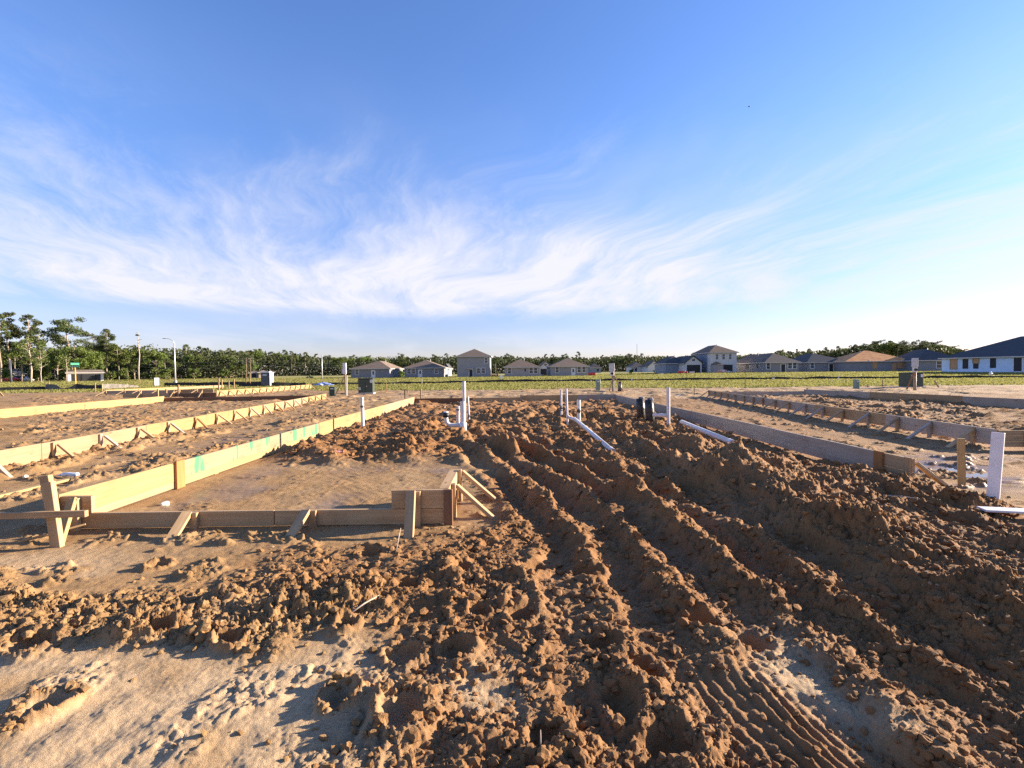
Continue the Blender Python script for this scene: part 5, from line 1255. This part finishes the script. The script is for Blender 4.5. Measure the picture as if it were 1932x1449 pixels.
h15 = house('large nearest house in pale blue wrap with a broad dark roof at the right edge', 1797, 1932, 97, 17, 2.85, 6.7, W_['wrap'], R_['dark'], math.radians(-80),
      [('board', 2.2/24, 1.6, 1.1, 1.9), ('hole', 4.3/24, 1.6, 1.0, 1.9), ('hole', 6.1/24, 1.2, .9, 1.1), ('board', 6.1/24, 2.15, .9, .8), ('hole', 8.9/24, 1.65, .95, 1.8), ('opendoor', 12.7/24, 1.35, 1.2, 2.4), ('hole', 16/24, 1.6, 1.0, 1.9)], ridge_x=.5, ridge_len=9, z=0.42, corner=(88, 97, 24))
tr, T_, rot_, w_ = h15
mb = MB(); mb.box(None, (w_+4, 19, .5), mat=rot_ @ Matrix.Translation((0, 8.5, -.2))); mb.build('slab', MT['concrete'], tr)

# buildings at the left wood
house('white cottage with dark roof behind the red car at the far left', 10, 47, 150, 9, 2.4, 4.0, W_['white'], R_['dark'], 0.1, [('hole', .7, .9, 2.5, 1.5)], gable=False, vents=0, face_cam=True)
house('long low white shed with dark open bays behind the street sign', 128, 196, 135, 8, 2.4, 3.2, W_['white'], R_['tan'], 0.05, [('garage', .55, .95, 3.6, 1.9), ('garage', .25, .95, 2.2, 1.9), ('garage', .82, .95, 1.4, 1.9)], gable=False, vents=0, ridge_len=7, name='shed', face_cam=True)
house('pinkish brick house at the wood beside the street light', 312, 346, 200, 9, 3.0, 5.2, W_['brick'], R_['tan'], 0.1, [('hole', .3, 1.5, 1.6, 1.5)], vents=0, face_cam=True)
house('tan house with wide brown roof in the wood right of the street light', 386, 444, 205, 12, 2.2, 4.6, W_['tanw'], R_['tan'], 0.0, [('hole', .15, 1.1, 2.5, 1.6), ('hole', .4, 1.1, 2, 1.6)], vents=0, face_cam=True)
house('small grey shed behind the portable toilet', 470, 488, 175, 5, 2.0, 2.8, W_['grey'], R_['grey'], 0, [('hole', .5, 1, 1.4, 1.4)], vents=0, name='shed', face_cam=True)
house('small tan shed hidden by the portable toilet', 488, 506, 172, 5, 2.1, 2.8, W_['tanw'], R_['tan'], 0, [], vents=0, name='shed', face_cam=True)

# bundles, vehicles
def pallet_stack(px_, py_, dist, n, wpx, hpx, mats, label):
    c = D(px_, py_, dist); g = hz(c.x, c.y); k = dist/FPX; w = wpx*k/n
    t = thing('bundle_stack', label, 'bundles', (c.x, c.y, g))
    for i in range(n):
        hh_ = hpx*k*random.uniform(.65, 1.0); x = c.x-wpx*k/2+w*(i+.5)
        mb = MB(); mb.box((x, c.y, g+.14+hh_/2), (w*.92, 1.1, hh_)); mb.build('bundle', mats[i % len(mats)], t, .08)
        mb = MB()
        for yy_ in (-.45, 0, .45): mb.box((x, c.y+yy_, g+.05), (w*.9, .1, .16))
        mb.build('pallet', wt, t)
pallet_stack(1117, 707, 132, 3, 14, 5.5, [MT['red']], 'bright red wrapped bundles beside the grey house with twin windows')
pallet_stack(1288, 705, 130, 4, 17, 5, [MT['red'], MT['red'], MT['pink']], 'red wrapped bundles before the white gabled garage')
pallet_stack(1362, 704, 130, 4, 16, 5.5, [MT['pink'], MT['pink'], MT['white']], 'pale red and white bundles before the white two storey house')
pallet_stack(1305, 705, 131, 1, 8, 3.5, [MT['white']], 'low white bundle just right of the red ones by the garage')
pallet_stack(1376, 705, 131, 2, 8, 3, [MT['white'], MT['grey_light']], 'white bundles before the dark garage of the two storey house')
pallet_stack(1023, 707, 140, 2, 7, 2.6, [MT['white'], MT['grey_light']], 'low white bundles before the small gabled garage')
pallet_stack(934, 709, 150, 4, 14, 4.5, [MT['wood_t'], MT['wood_y'], MT['stone']], 'tan stacked lumber bundles between two storey and taupe houses')
pallet_stack(843, 711, 135, 1, 6, 5, [MT['grey_dark']], 'dark square unit beside the second house')
pallet_stack(1703, 703, 118, 2, 10, 4, [MT['grey_dark']], 'dark scrap pile before the orange roofed house')
def car(px_, py_, dist, label, paint, rz, L=4.4):
    c = D(px_, py_, dist); g = hz(c.x, c.y); t = thing('parked_car', label, 'car', (c.x, c.y, g), rz); m = Matrix.Translation((c.x, c.y, g)) @ Matrix.Rotation(rz, 4, 'Z')
    prof = [(-L/2, .35), (-L/2, .8), (-L/2+.9, .95), (-L/2+1.6, 1.45), (L/2-1.2, 1.45), (L/2-.5, 1.0), (L/2, .9), (L/2, .35)]
    mb = MB(); 
    for s_ in (-.85, .85): mb.face([m @ Vector((x, s_, z_)) for x, z_ in (prof if s_ < 0 else prof[::-1])])
    for i in range(len(prof)):
        a_, b_ = prof[i], prof[(i+1) % len(prof)]; mb.face([m @ Vector((a_[0], -.85, a_[1])), m @ Vector((a_[0], .85, a_[1])), m @ Vector((b_[0], .85, b_[1])), m @ Vector((b_[0], -.85, b_[1]))])
    mb.build('body', paint, t, .05)
    mb = MB(); mb.box(None, (1.9, 1.74, .34), mat=m @ Matrix.Translation((.1, 0, 1.2))); mb.build('window', MT['glass'], t)
    for sx in (-L/2+.8, L/2-.8):
        for sy in (-.8, .8):
            mb = MB(); mb.tube([m @ Vector((sx, sy-.1, .33)), m @ Vector((sx, sy+.1, .33))], .33, 12); wh = mb.build('wheel', MT['tyre'], t)
            mb = MB(); mb.tube([m @ Vector((sx, sy-.11, .33)), m @ Vector((sx, sy+.11, .33))], .19, 8); mb.build('rim', MT['galv'], wh)
car(17, 713, 140, 'red car parked under the pines at the far left edge', MT['red'], .2)
car(50, 713, 142, 'white pickup sized car half hidden by a pine trunk at the left', MT['white'], -.3)
car(1243, 705, 190, 'dark vehicle parked before the far white gabled house', MT['grey_dark'], .3)
c = D(1192, 714, 118); 
def small_sign(px_, py_, dist, w, h_, label):
    c = D(px_, py_, dist); g = hz(c.x, c.y); t = thing('yard_sign', label, 'sign', (c.x, c.y, g))
    for s_ in (-.4, .4):
        mb = MB(); mb.tube([(c.x+s_*w, c.y, g-.1), (c.x+s_*w, c.y, g+h_)], .02, 6); mb.build('leg', MT['steel'], t)
    mb = MB(); mb.box((c.x, c.y-.03, g+h_), (w, .03, h_*.7)); mb.build('panel', MT['white'], t)
small_sign(1249, 708, 112, .7, .35, 'tiny white sign in the grass before the far gabled house')
small_sign(1459, 717, 62, .35, .25, 'white marker by the silt fence before the long slate house')
small_sign(946, 706, 80, .45, .6, 'small pale box on a stake left of the taupe house')
# hydrant-like white post at right
c = D(1869, 712, 68); g = hz(c.x, c.y); t = thing('hydrant', 'small white hydrant in the grass before the pale blue house', 'hydrant', (c.x, c.y, g))
mb = MB(); mb.tube([(c.x, c.y, g-.1), (c.x, c.y, g+.5), (c.x, c.y, g+.62), (c.x, c.y, g+.72)], [.14, .13, .15, .05], 10); mb.build('barrel', MT['white'], t)
mb = MB(); mb.tube([(c.x-.24, c.y, g+.42), (c.x+.24, c.y, g+.42)], .075, 8); mb.build('nozzle', MT['white'], t)
rag(585, 713, 0.9, 0.6, 0.5, MT['green_box'], 'dark green heap by the far pale utility pole', 'tarpaulin', 'tarpaulin', 5)
# a bird
c = D(1413, 201, 60); t = thing('bird', 'tiny dark bird flying high in the clear blue sky', 'bird', (c.x, c.y, c.z))
mb = MB(); mb.tube([(c.x-.12, c.y, c.z), (c.x-.05, c.y, c.z+.01), (c.x+.05, c.y, c.z+.01), (c.x+.11, c.y, c.z), (c.x+.2, c.y, c.z)], [.01, .045, .05, .03, .01], 8); mb.build('body', MT['rubber'], t)
for s_ in (-1, 1):
    mb = MB(); mb.face([(c.x-.05, c.y, c.z+.02), (c.x+.06, c.y, c.z+.02), (c.x+.02, c.y+s_*.14, c.z+.10), (c.x-.05, c.y+s_*.26, c.z+.05)]); mb.face([(c.x-.05, c.y+s_*.26, c.z+.045), (c.x+.02, c.y+s_*.14, c.z+.095), (c.x+.06, c.y, c.z+.01), (c.x-.05, c.y, c.z+.01)]); mb.build('wing', MT['rubber'], t)

# ------------------------------------------------------------------ trees
def leaf_cloud(centres, n, size, flat=1.0, seed=0):
    """leaf-sprig faces spread through ellipsoid clumps: (c, rx, rz)"""
    r = np.random.default_rng(seed); wts = np.array([c[1]**2*c[2] for c in centres]); wts /= wts.sum()
    k = r.choice(len(centres), n, p=wts); C0 = np.array([c[0] for c in centres])[k]; rx = np.array([c[1] for c in centres])[k]; rz_ = np.array([c[2] for c in centres])[k]
    d = r.normal(size=(n, 3)); d /= np.linalg.norm(d, axis=1)[:, None]; rad = r.random(n)**0.55*1.12
    p = C0+d*rad[:, None]*np.stack([rx, rx, rz_], 1)
    a = r.normal(size=(n, 3)); a /= np.linalg.norm(a, axis=1)[:, None]; b = np.cross(a, r.normal(size=(n, 3))); b /= np.linalg.norm(b, axis=1)[:, None]
    a[:, 2] *= flat; s = size*(0.6+0.8*r.random(n))[:, None]
    V = np.stack([p-a*s*.5-b*s*.3, p+a*s*.5-b*s*.22, p+a*s*.55+b*s*.3, p-a*s*.4+b*s*.26], 1).reshape(-1, 3)
    ct = r.random(len(centres))[k]
    t = np.clip(0.2+0.5*ct+0.3*r.random(n), 0, 1)
    return V, np.repeat(t, 4)
def make_tree(kind, H, seed, nleaf):
    r = random.Random(seed); cl = []; mb = MB()
    bend = [(r.uniform(-.02, .02)*H, r.uniform(-.02, .02)*H) for _ in range(5)]
    def tp(f):
        i = min(3, int(f*4)); u = f*4-i; return Vector((bend[i][0]*(1-u)+bend[i+1][0]*u, bend[i][1]*(1-u)+bend[i+1][1]*u, f*H))
    bend[0] = (0, 0)
    R0 = 0.012*H+0.05
    if kind in ('pine', 'flatpine', 'snag', 'thinpine'):
        top = 0.97; mb.tube([tp(f)-Vector((0, 0, .4 if f == 0 else 0)) for f in (0, .25, .5, .75, top)], [R0, R0*.85, R0*.7, R0*.45, R0*.12], 7)
        lo = {'pine': .48, 'flatpine': .58, 'snag': .6, 'thinpine': .58}[kind]; nb = {'pine': 22, 'flatpine': 19, 'snag': 14, 'thinpine': 13}[kind]
        for i in range(nb):
            f = lo+(top-lo)*(i+r.random()*.7)/nb; q = (f-lo)/(1-lo); a = r.random()*6.283
            ln = H*{'pine': .125*(1-q*.55), 'flatpine': .185*(1-q*.4), 'snag': .09*(1-q*.5), 'thinpine': .085*(1-q*.4)}[kind]*r.uniform(.6, 1.15)
            b0 = tp(f); b1 = b0+Vector((math.cos(a)*ln, math.sin(a)*ln, ln*r.uniform(.05, .45)))
            mb.tube([b0, b0.lerp(b1, .5)+Vector((0, 0, ln*.06)), b1], [R0*.28, R0*.2, R0*.07], 5, False)
            if kind != 'snag' or r.random() < .3:
                cl.append((b1, ln*r.uniform(.42, .6), ln*r.uniform(.30, .46)*(0.9 if kind == 'flatpine' else 1.3)))
                if r.random() < .6: cl.append((b0.lerp(b1, .55)+Vector((0, 0, ln*.12)), ln*.38, ln*.22))
        if kind != 'snag': cl.append((tp(top)+Vector((0, 0, -.01*H)), H*.055, H*.035))
    else:
        st = {'broad': .32, 'tallbroad': .42, 'bare': .35, 'shrub': .08}[kind]
        mb.tube([tp(f)-Vector((0, 0, .4 if f == 0 else 0)) for f in (0, .25, .5, .75, .93)], [R0, R0*.8, R0*.6, R0*.35, R0*.1], 7)
        nb = {'broad': 20, 'tallbroad': 18, 'bare': 13, 'shrub': 12}[kind]
        for i in range(nb):
            f = st+(.95-st)*(i+r.random())/nb; q = (f-st)/(1-st); a = r.random()*6.283
            ln = H*{'broad': .30, 'tallbroad': .2, 'bare': .2, 'shrub': .45}[kind]*(math.sin(math.pi*min(1, .22+q*.72))*.75+.2)*r.uniform(.6, 1.1)
            b0 = tp(f*.85); b1 = b0+Vector((math.cos(a)*ln, math.sin(a)*ln, ln*r.uniform(.35, .9)))
            mb.tube([b0, b0.lerp(b1, .5)+Vector((r.uniform(-.1, .1)*ln, r.uniform(-.1, .1)*ln, -.04*ln)), b1], [R0*.4, R0*.25, R0*.06], 5, False)
            if kind == 'bare':
                for _ in range(2):
                    b2 = b1+Vector((r.uniform(-.5, .5), r.uniform(-.5, .5), r.uniform(.2, .6)))*ln; mb.tube([b0.lerp(b1, .7), b2], [R0*.16, R0*.04], 4, False)
                if r.random() < .75: cl.append((b1, ln*.6, ln*.42))
            else:
                cl.append((b1, ln*r.uniform(.42, .62), ln*r.uniform(.34, .5)))
                if r.random() < .5: cl.append((b0.lerp(b1, .6), ln*.4, ln*.35))
    return mb, cl
PROTO = {}
def proto(key, kind, H, seed, nleaf, size, mat, bark=BARK, flat=.8):
    mb, cl = make_tree(kind, H, seed, nleaf)
    tm = bpy.data.meshes.new('trunk'); tm.from_pydata(mb.v, [], mb.f); tm.polygons.foreach_set('use_smooth', mb.sm); tm.update(); tm.materials.append(bark)
    cm = None
    if cl:
        V, t = leaf_cloud([((c.x, c.y, c.z), a, b) for c, a, b in cl], nleaf, size, flat, seed)
        cm = np_mesh('crown', V, np.arange(len(V)).reshape(-1, 4)); fattr(cm, 'tint', t); cm.materials.append(mat)
    PROTO[key] = (tm, cm, H)
for i in range(3): proto(f'pine{i}', 'pine', 22, 10+i, 6000, .33, PINE)
for i in range(2): proto(f'flat{i}', 'flatpine', 22, 20+i, 6200, .33, PINE)
for i in range(2): proto(f'thin{i}', 'thinpine', 22, 30+i, 1600, .42, PINE)
for i in range(3): proto(f'broad{i}', 'broad', 16, 40+i, 4200, .50, BROAD)
for i in range(2): proto(f'tall{i}', 'tallbroad', 18, 50+i, 3600, .50, BROAD)
for i in range(2): proto(f'bare{i}', 'bare', 17, 60+i, 650, .45, BROAD, BARE)
proto('snag0', 'snag', 21, 70, 300, .4, PINE, BARE)
for i in range(2): proto(f'shrub{i}', 'shrub', 4, 80+i, 1500, .34, BROAD)
NAMES = dict(pine='pine_tree', flat='pine_tree', thin='pine_tree', broad='broadleaf_tree', tall='broadleaf_tree', bare='bare_tree', snag='dead_tree', shrub='bush')
def tree(key, x, y, Ht, label, group=None, rz=None, wide=1.0):
    tm, cm, H = PROTO[key]; kind = key[:-1]; s_ = Ht/H
    nm = NAMES[kind]; rz = random.random()*6.283 if rz is None else rz
    z = hz(x, y) if y < 200 else 0.0
    o = thing(nm, label, {'pine_tree': 'pine tree', 'broadleaf_tree': 'tree', 'bare_tree': 'tree', 'dead_tree': 'dead tree', 'bush': 'bush'}[nm], (x, y, z), rz, group)
    o.scale = (s_*wide, s_*wide, s_)
    a = bpy.data.objects.new('trunk', tm); COL.objects.link(a); a.parent = o
    if cm: b = bpy.data.objects.new('crown', cm); COL.objects.link(b); b.parent = o
    return o
def at_tree(key, px_, top_py, dist, label, group=None, wide=1.0, rz=None):
    c = D(px_, top_py, dist); g = hz(c.x, dist) if dist < 200 else 0
    return tree(key, c.x, dist, c.z-g, label, group, rz, wide)
# the ones that stand out at the left
at_tree('thin0', -4, 590, 128, 'very tall thin pine cut by the left edge of the frame')
at_tree('pine1', 12, 588, 140, 'very tall pine with sparse crown at the left edge')
at_tree('pine0', 55, 592, 142, 'tall pine with a flat open crown, second of the tall ones from the left', wide=.9)
at_tree('thin1', 70, 605, 150, 'slim pine just right of the tall open-crowned one')
at_tree('bare0', 55, 628, 118, 'pale forked bare tree with a thin yellow green crown at the left', wide=1.25)
at_tree('bare1', 76, 655, 117, 'short broken tree with an orange brown trunk left of the street sign')
at_tree('flat0', 128, 601, 150, 'dark umbrella shaped pine towering above the wood left of the street sign', wide=1.15)
at_tree('flat1', 176, 628, 155, 'spreading pine with layered boughs above the long low shed', wide=1.1)
at_tree('pine2', 200, 620, 150, 'rounded dark pine with curved trunk right of the long low shed')
at_tree('tall0', 222, 642, 150, 'loose olive green tree between the rounded pine and the dead pine')
at_tree('snag0', 259, 621, 140, 'tall dead pine with a bare pale trunk and twiggy top')
at_tree('tall1', 293, 655, 160, 'light green tree left of the street light')
at_tree('thin1', 311, 657, 165, 'slim dark pine just left of the street light')
at_tree('pine0', 352, 649, 185, 'tall pine with clumped crown just right of the street light')
at_tree('thin0', 377, 653, 190, 'thin pine, second right of the street light')
at_tree('pine2', 386, 656, 195, 'dark pine, third right of the street light')
at_tree('broad0', 140, 645, 135, 'bright green leafy tree behind the street sign', wide=1.05)
at_tree('broad1', 108, 652, 138, 'green leafy tree left of the bright green one by the street sign')
at_tree('tall1', 38, 640, 135, 'green leafy tree behind the white cottage at far left')
at_tree('broad2', 168, 655, 145, 'yellow green leafy tree right of the bright green one by the street sign')
at_tree('snag0', 124, 670, 122, 'short bare trunk standing left of the street sign post', rz=1)
KINDL = {'pine0': 'clumpy crowned pine', 'pine1': 'sparse layered pine', 'pine2': 'dark full pine', 'flat0': 'flat topped pine', 'flat1': 'spreading pine', 'thin0': 'slender pine', 'thin1': 'thin pine', 'broad0': 'broad leafy tree', 'broad1': 'rounded leafy tree', 'broad2': 'spreading leafy tree', 'tall0': 'tall narrow leafy tree', 'tall1': 'loose narrow leafy tree', 'shrub0': 'low bush', 'shrub1': 'low tangled bush'}
SPANS = [(-999, 45, 'behind the white cottage and red car'), (45, 100, 'between the red car and the street sign'), (100, 150, 'behind the street sign'), (150, 205, 'behind the long low shed'), (205, 260, 'left of the dead pine'), (260, 300, 'between the dead pine and the white box sign'), (300, 345, 'around the street light'), (345, 400, 'just right of the street light'), (400, 450, 'over the tan wide roofed house'), (450, 520, 'behind the dark crossarm poles'),
 (520, 575, 'right of the portable toilet'), (575, 650, 'near the lone pale pole'), (650, 760, 'behind the leftmost grey blue house'), (760, 860, 'behind the twin windowed second house'), (860, 945, 'behind the tall two storey grey house'), (945, 1030, 'behind the taupe house'), (1030, 1115, 'behind the house with red bundles'), (1115, 1190, 'behind the middle power post'), (1190, 1255, 'behind the two far white houses'), (1255, 1330, 'behind the white gabled garage'), (1330, 1400, 'behind the white two storey house'),
 (1400, 1510, 'behind the long slate house'), (1510, 1600, 'left of the orange roof'), (1600, 1710, 'behind the orange roof'), (1710, 1800, 'behind the dark roofed slate house'), (1800, 9999, 'behind the large pale blue house')]
def where(px_): return next(t for a, b, t in SPANS if a <= px_ < b)
def size_word(h_, lo, hi): return 'short' if h_ < lo else ('tall' if h_ > hi else 'middling')
GL = 'trees of the wood at the left'
r_ = random.Random(5)
for i in range(66):
    px_ = r_.uniform(-60, 480); d_ = r_.uniform(155, 215)+max(0, px_-220)*.12
    top = 655+max(0, 300-px_)*-0.03+max(0, px_-300)*.03+r_.uniform(-4, 20)
    key = r_.choice(['broad0', 'broad1', 'broad2', 'tall0', 'tall1', 'pine0', 'pine1', 'pine2', 'thin0'])
    at_tree(key, px_, top, d_, size_word(-top, -664, -655)+' '+KINDL[key]+' in the wood '+where(px_), GL, wide=r_.uniform(.8, 1.2))
for i in range(26):
    px_ = r_.uniform(-40, 470); d_ = r_.uniform(128, 150)+max(0, px_-200)*.15
    if 0 < px_ < 66 or 118 < px_ < 208: d_ += 30
    c = D(px_, 700, d_); hh_ = r_.uniform(1.8, 4.2); tree('shrub%d' % (i % 2), c.x, d_, hh_, size_word(hh_, 2.6, 3.4)+' '+('bush', 'tangled bush')[i % 2]+' edging the wood '+where(px_), 'bushes along the left wood', wide=r_.uniform(.9, 1.5))
GM = 'trees of the far treeline behind the houses'
def skyline(px_):
    return float(np.interp(px_, [400, 470, 520, 560, 620, 700, 760, 860, 920, 1000, 1040, 1090, 1150, 1215, 1255, 1330, 1400, 1480, 1560, 1620, 1660, 1740, 1790, 1850, 1990],
                           [655, 658, 658, 662, 671, 670, 667, 667, 667, 669, 668, 670, 666, 665, 668, 665, 666, 660, 655, 647, 642, 644, 649, 664, 672]))
for i in range(120):
    px_ = 420+i*1520/120+r_.uniform(-8, 8)
    d_ = r_.uniform(300, 380) if px_ < 1500 else r_.uniform(210, 260)
    top = skyline(px_)+abs(r_.gauss(0, 5))-1
    key = r_.choice(['pine0', 'pine1', 'pine2', 'flat0', 'flat1', 'broad0', 'broad1', 'tall0', 'thin1']) if px_ < 1560 else r_.choice(['flat0', 'flat1', 'pine0', 'broad1', 'broad2', 'pine2'])
    at_tree(key, px_, top, d_, size_word(skyline(px_)-top, -5, -1.5)+' '+KINDL[key]+' in the far treeline '+where(px_), GM, wide=r_.uniform(.9, 1.3))
at_tree('thin1', 1091, 663, 330, 'lone slender pine rising above the roof of the house with twin windows', wide=1.2)
at_tree('flat0', 1066, 668, 320, 'flat topped pine rising left of the lone slender pine')
at_tree('pine1', 550, 662, 300, 'taller pine rising above the far treeline right of the portable toilet')
at_tree('flat1', 1660, 641, 235, 'round topped pine above the orange roof, left of a pair')
at_tree('pine0', 1679, 642, 238, 'round topped pine above the orange roof, right of a pair')
at_tree('flat0', 1741, 642, 240, 'flat layered pine behind the slate house near the right edge')
at_tree('flat1', 1768, 643, 243, 'spreading pine behind the slate house, nearest the large blue house')
c = D(758, 700, 128); tree('shrub0', c.x, 128, 1.9, 'small yellow green bush between the first two houses')
c = D(1190, 707, 150); tree('shrub1', c.x, 150, 1.4, 'small dark bush before the far white house')
# the mass of the woods behind the single trees
def wood_mass():
    Vs = []; Ts = []
    for (px0, px1, d0, d1, n, s_, dh) in ((-160, 480, 175, 235, 26000, 1.0, -2), (400, 2000, 310, 400, 60000, 1.5, 1.5)):
        q = rng.random(n)*(px1-px0)+px0; dd = d0+rng.random(n)*(d1-d0)
        if px1 > 1000: dd = np.where(q > 1480, dd*.72, dd)
        X_ = np.array([D(a, 700, b).x for a, b in zip(q, dd)])
        topz = np.array([D(a, (skyline(a) if a > 440 else 646+max(0, a-200)*.05)+dh+2, b).z for a, b in zip(q, dd)])
        topz = topz*(0.86+0.2*gn(X_*.12, dd*.1, 501))
        z = topz*rng.random(n)**.95
        a = rng.normal(size=(n, 3)); a /= np.linalg.norm(a, axis=1)[:, None]; b = np.cross(a, rng.normal(size=(n, 3))); b /= np.linalg.norm(b, axis=1)[:, None]
        p = np.stack([X_, dd, z], 1); ss_ = s_*(0.6+.8*rng.random(n))[:, None]
        Vs.append(np.stack([p-a*ss_*.5, p+b*ss_*.35, p+a*ss_*.5, p-b*ss_*.35], 1).reshape(-1, 3))
        Ts.append(np.repeat(np.clip(0.25+.4*gn(X_*.1, dd*.1, 502)+.25*rng.random(n), 0, 1), 4))
    V = np.concatenate(Vs); me = np_mesh('far_wood', V, np.arange(len(V)).reshape(-1, 4)); fattr(me, 'tint', np.concatenate(Ts))
    tag(link('far_wood', me, PINE), 'dark green mass of woodland closing the far side of the field', 'wood', kind='stuff')
wood_mass()
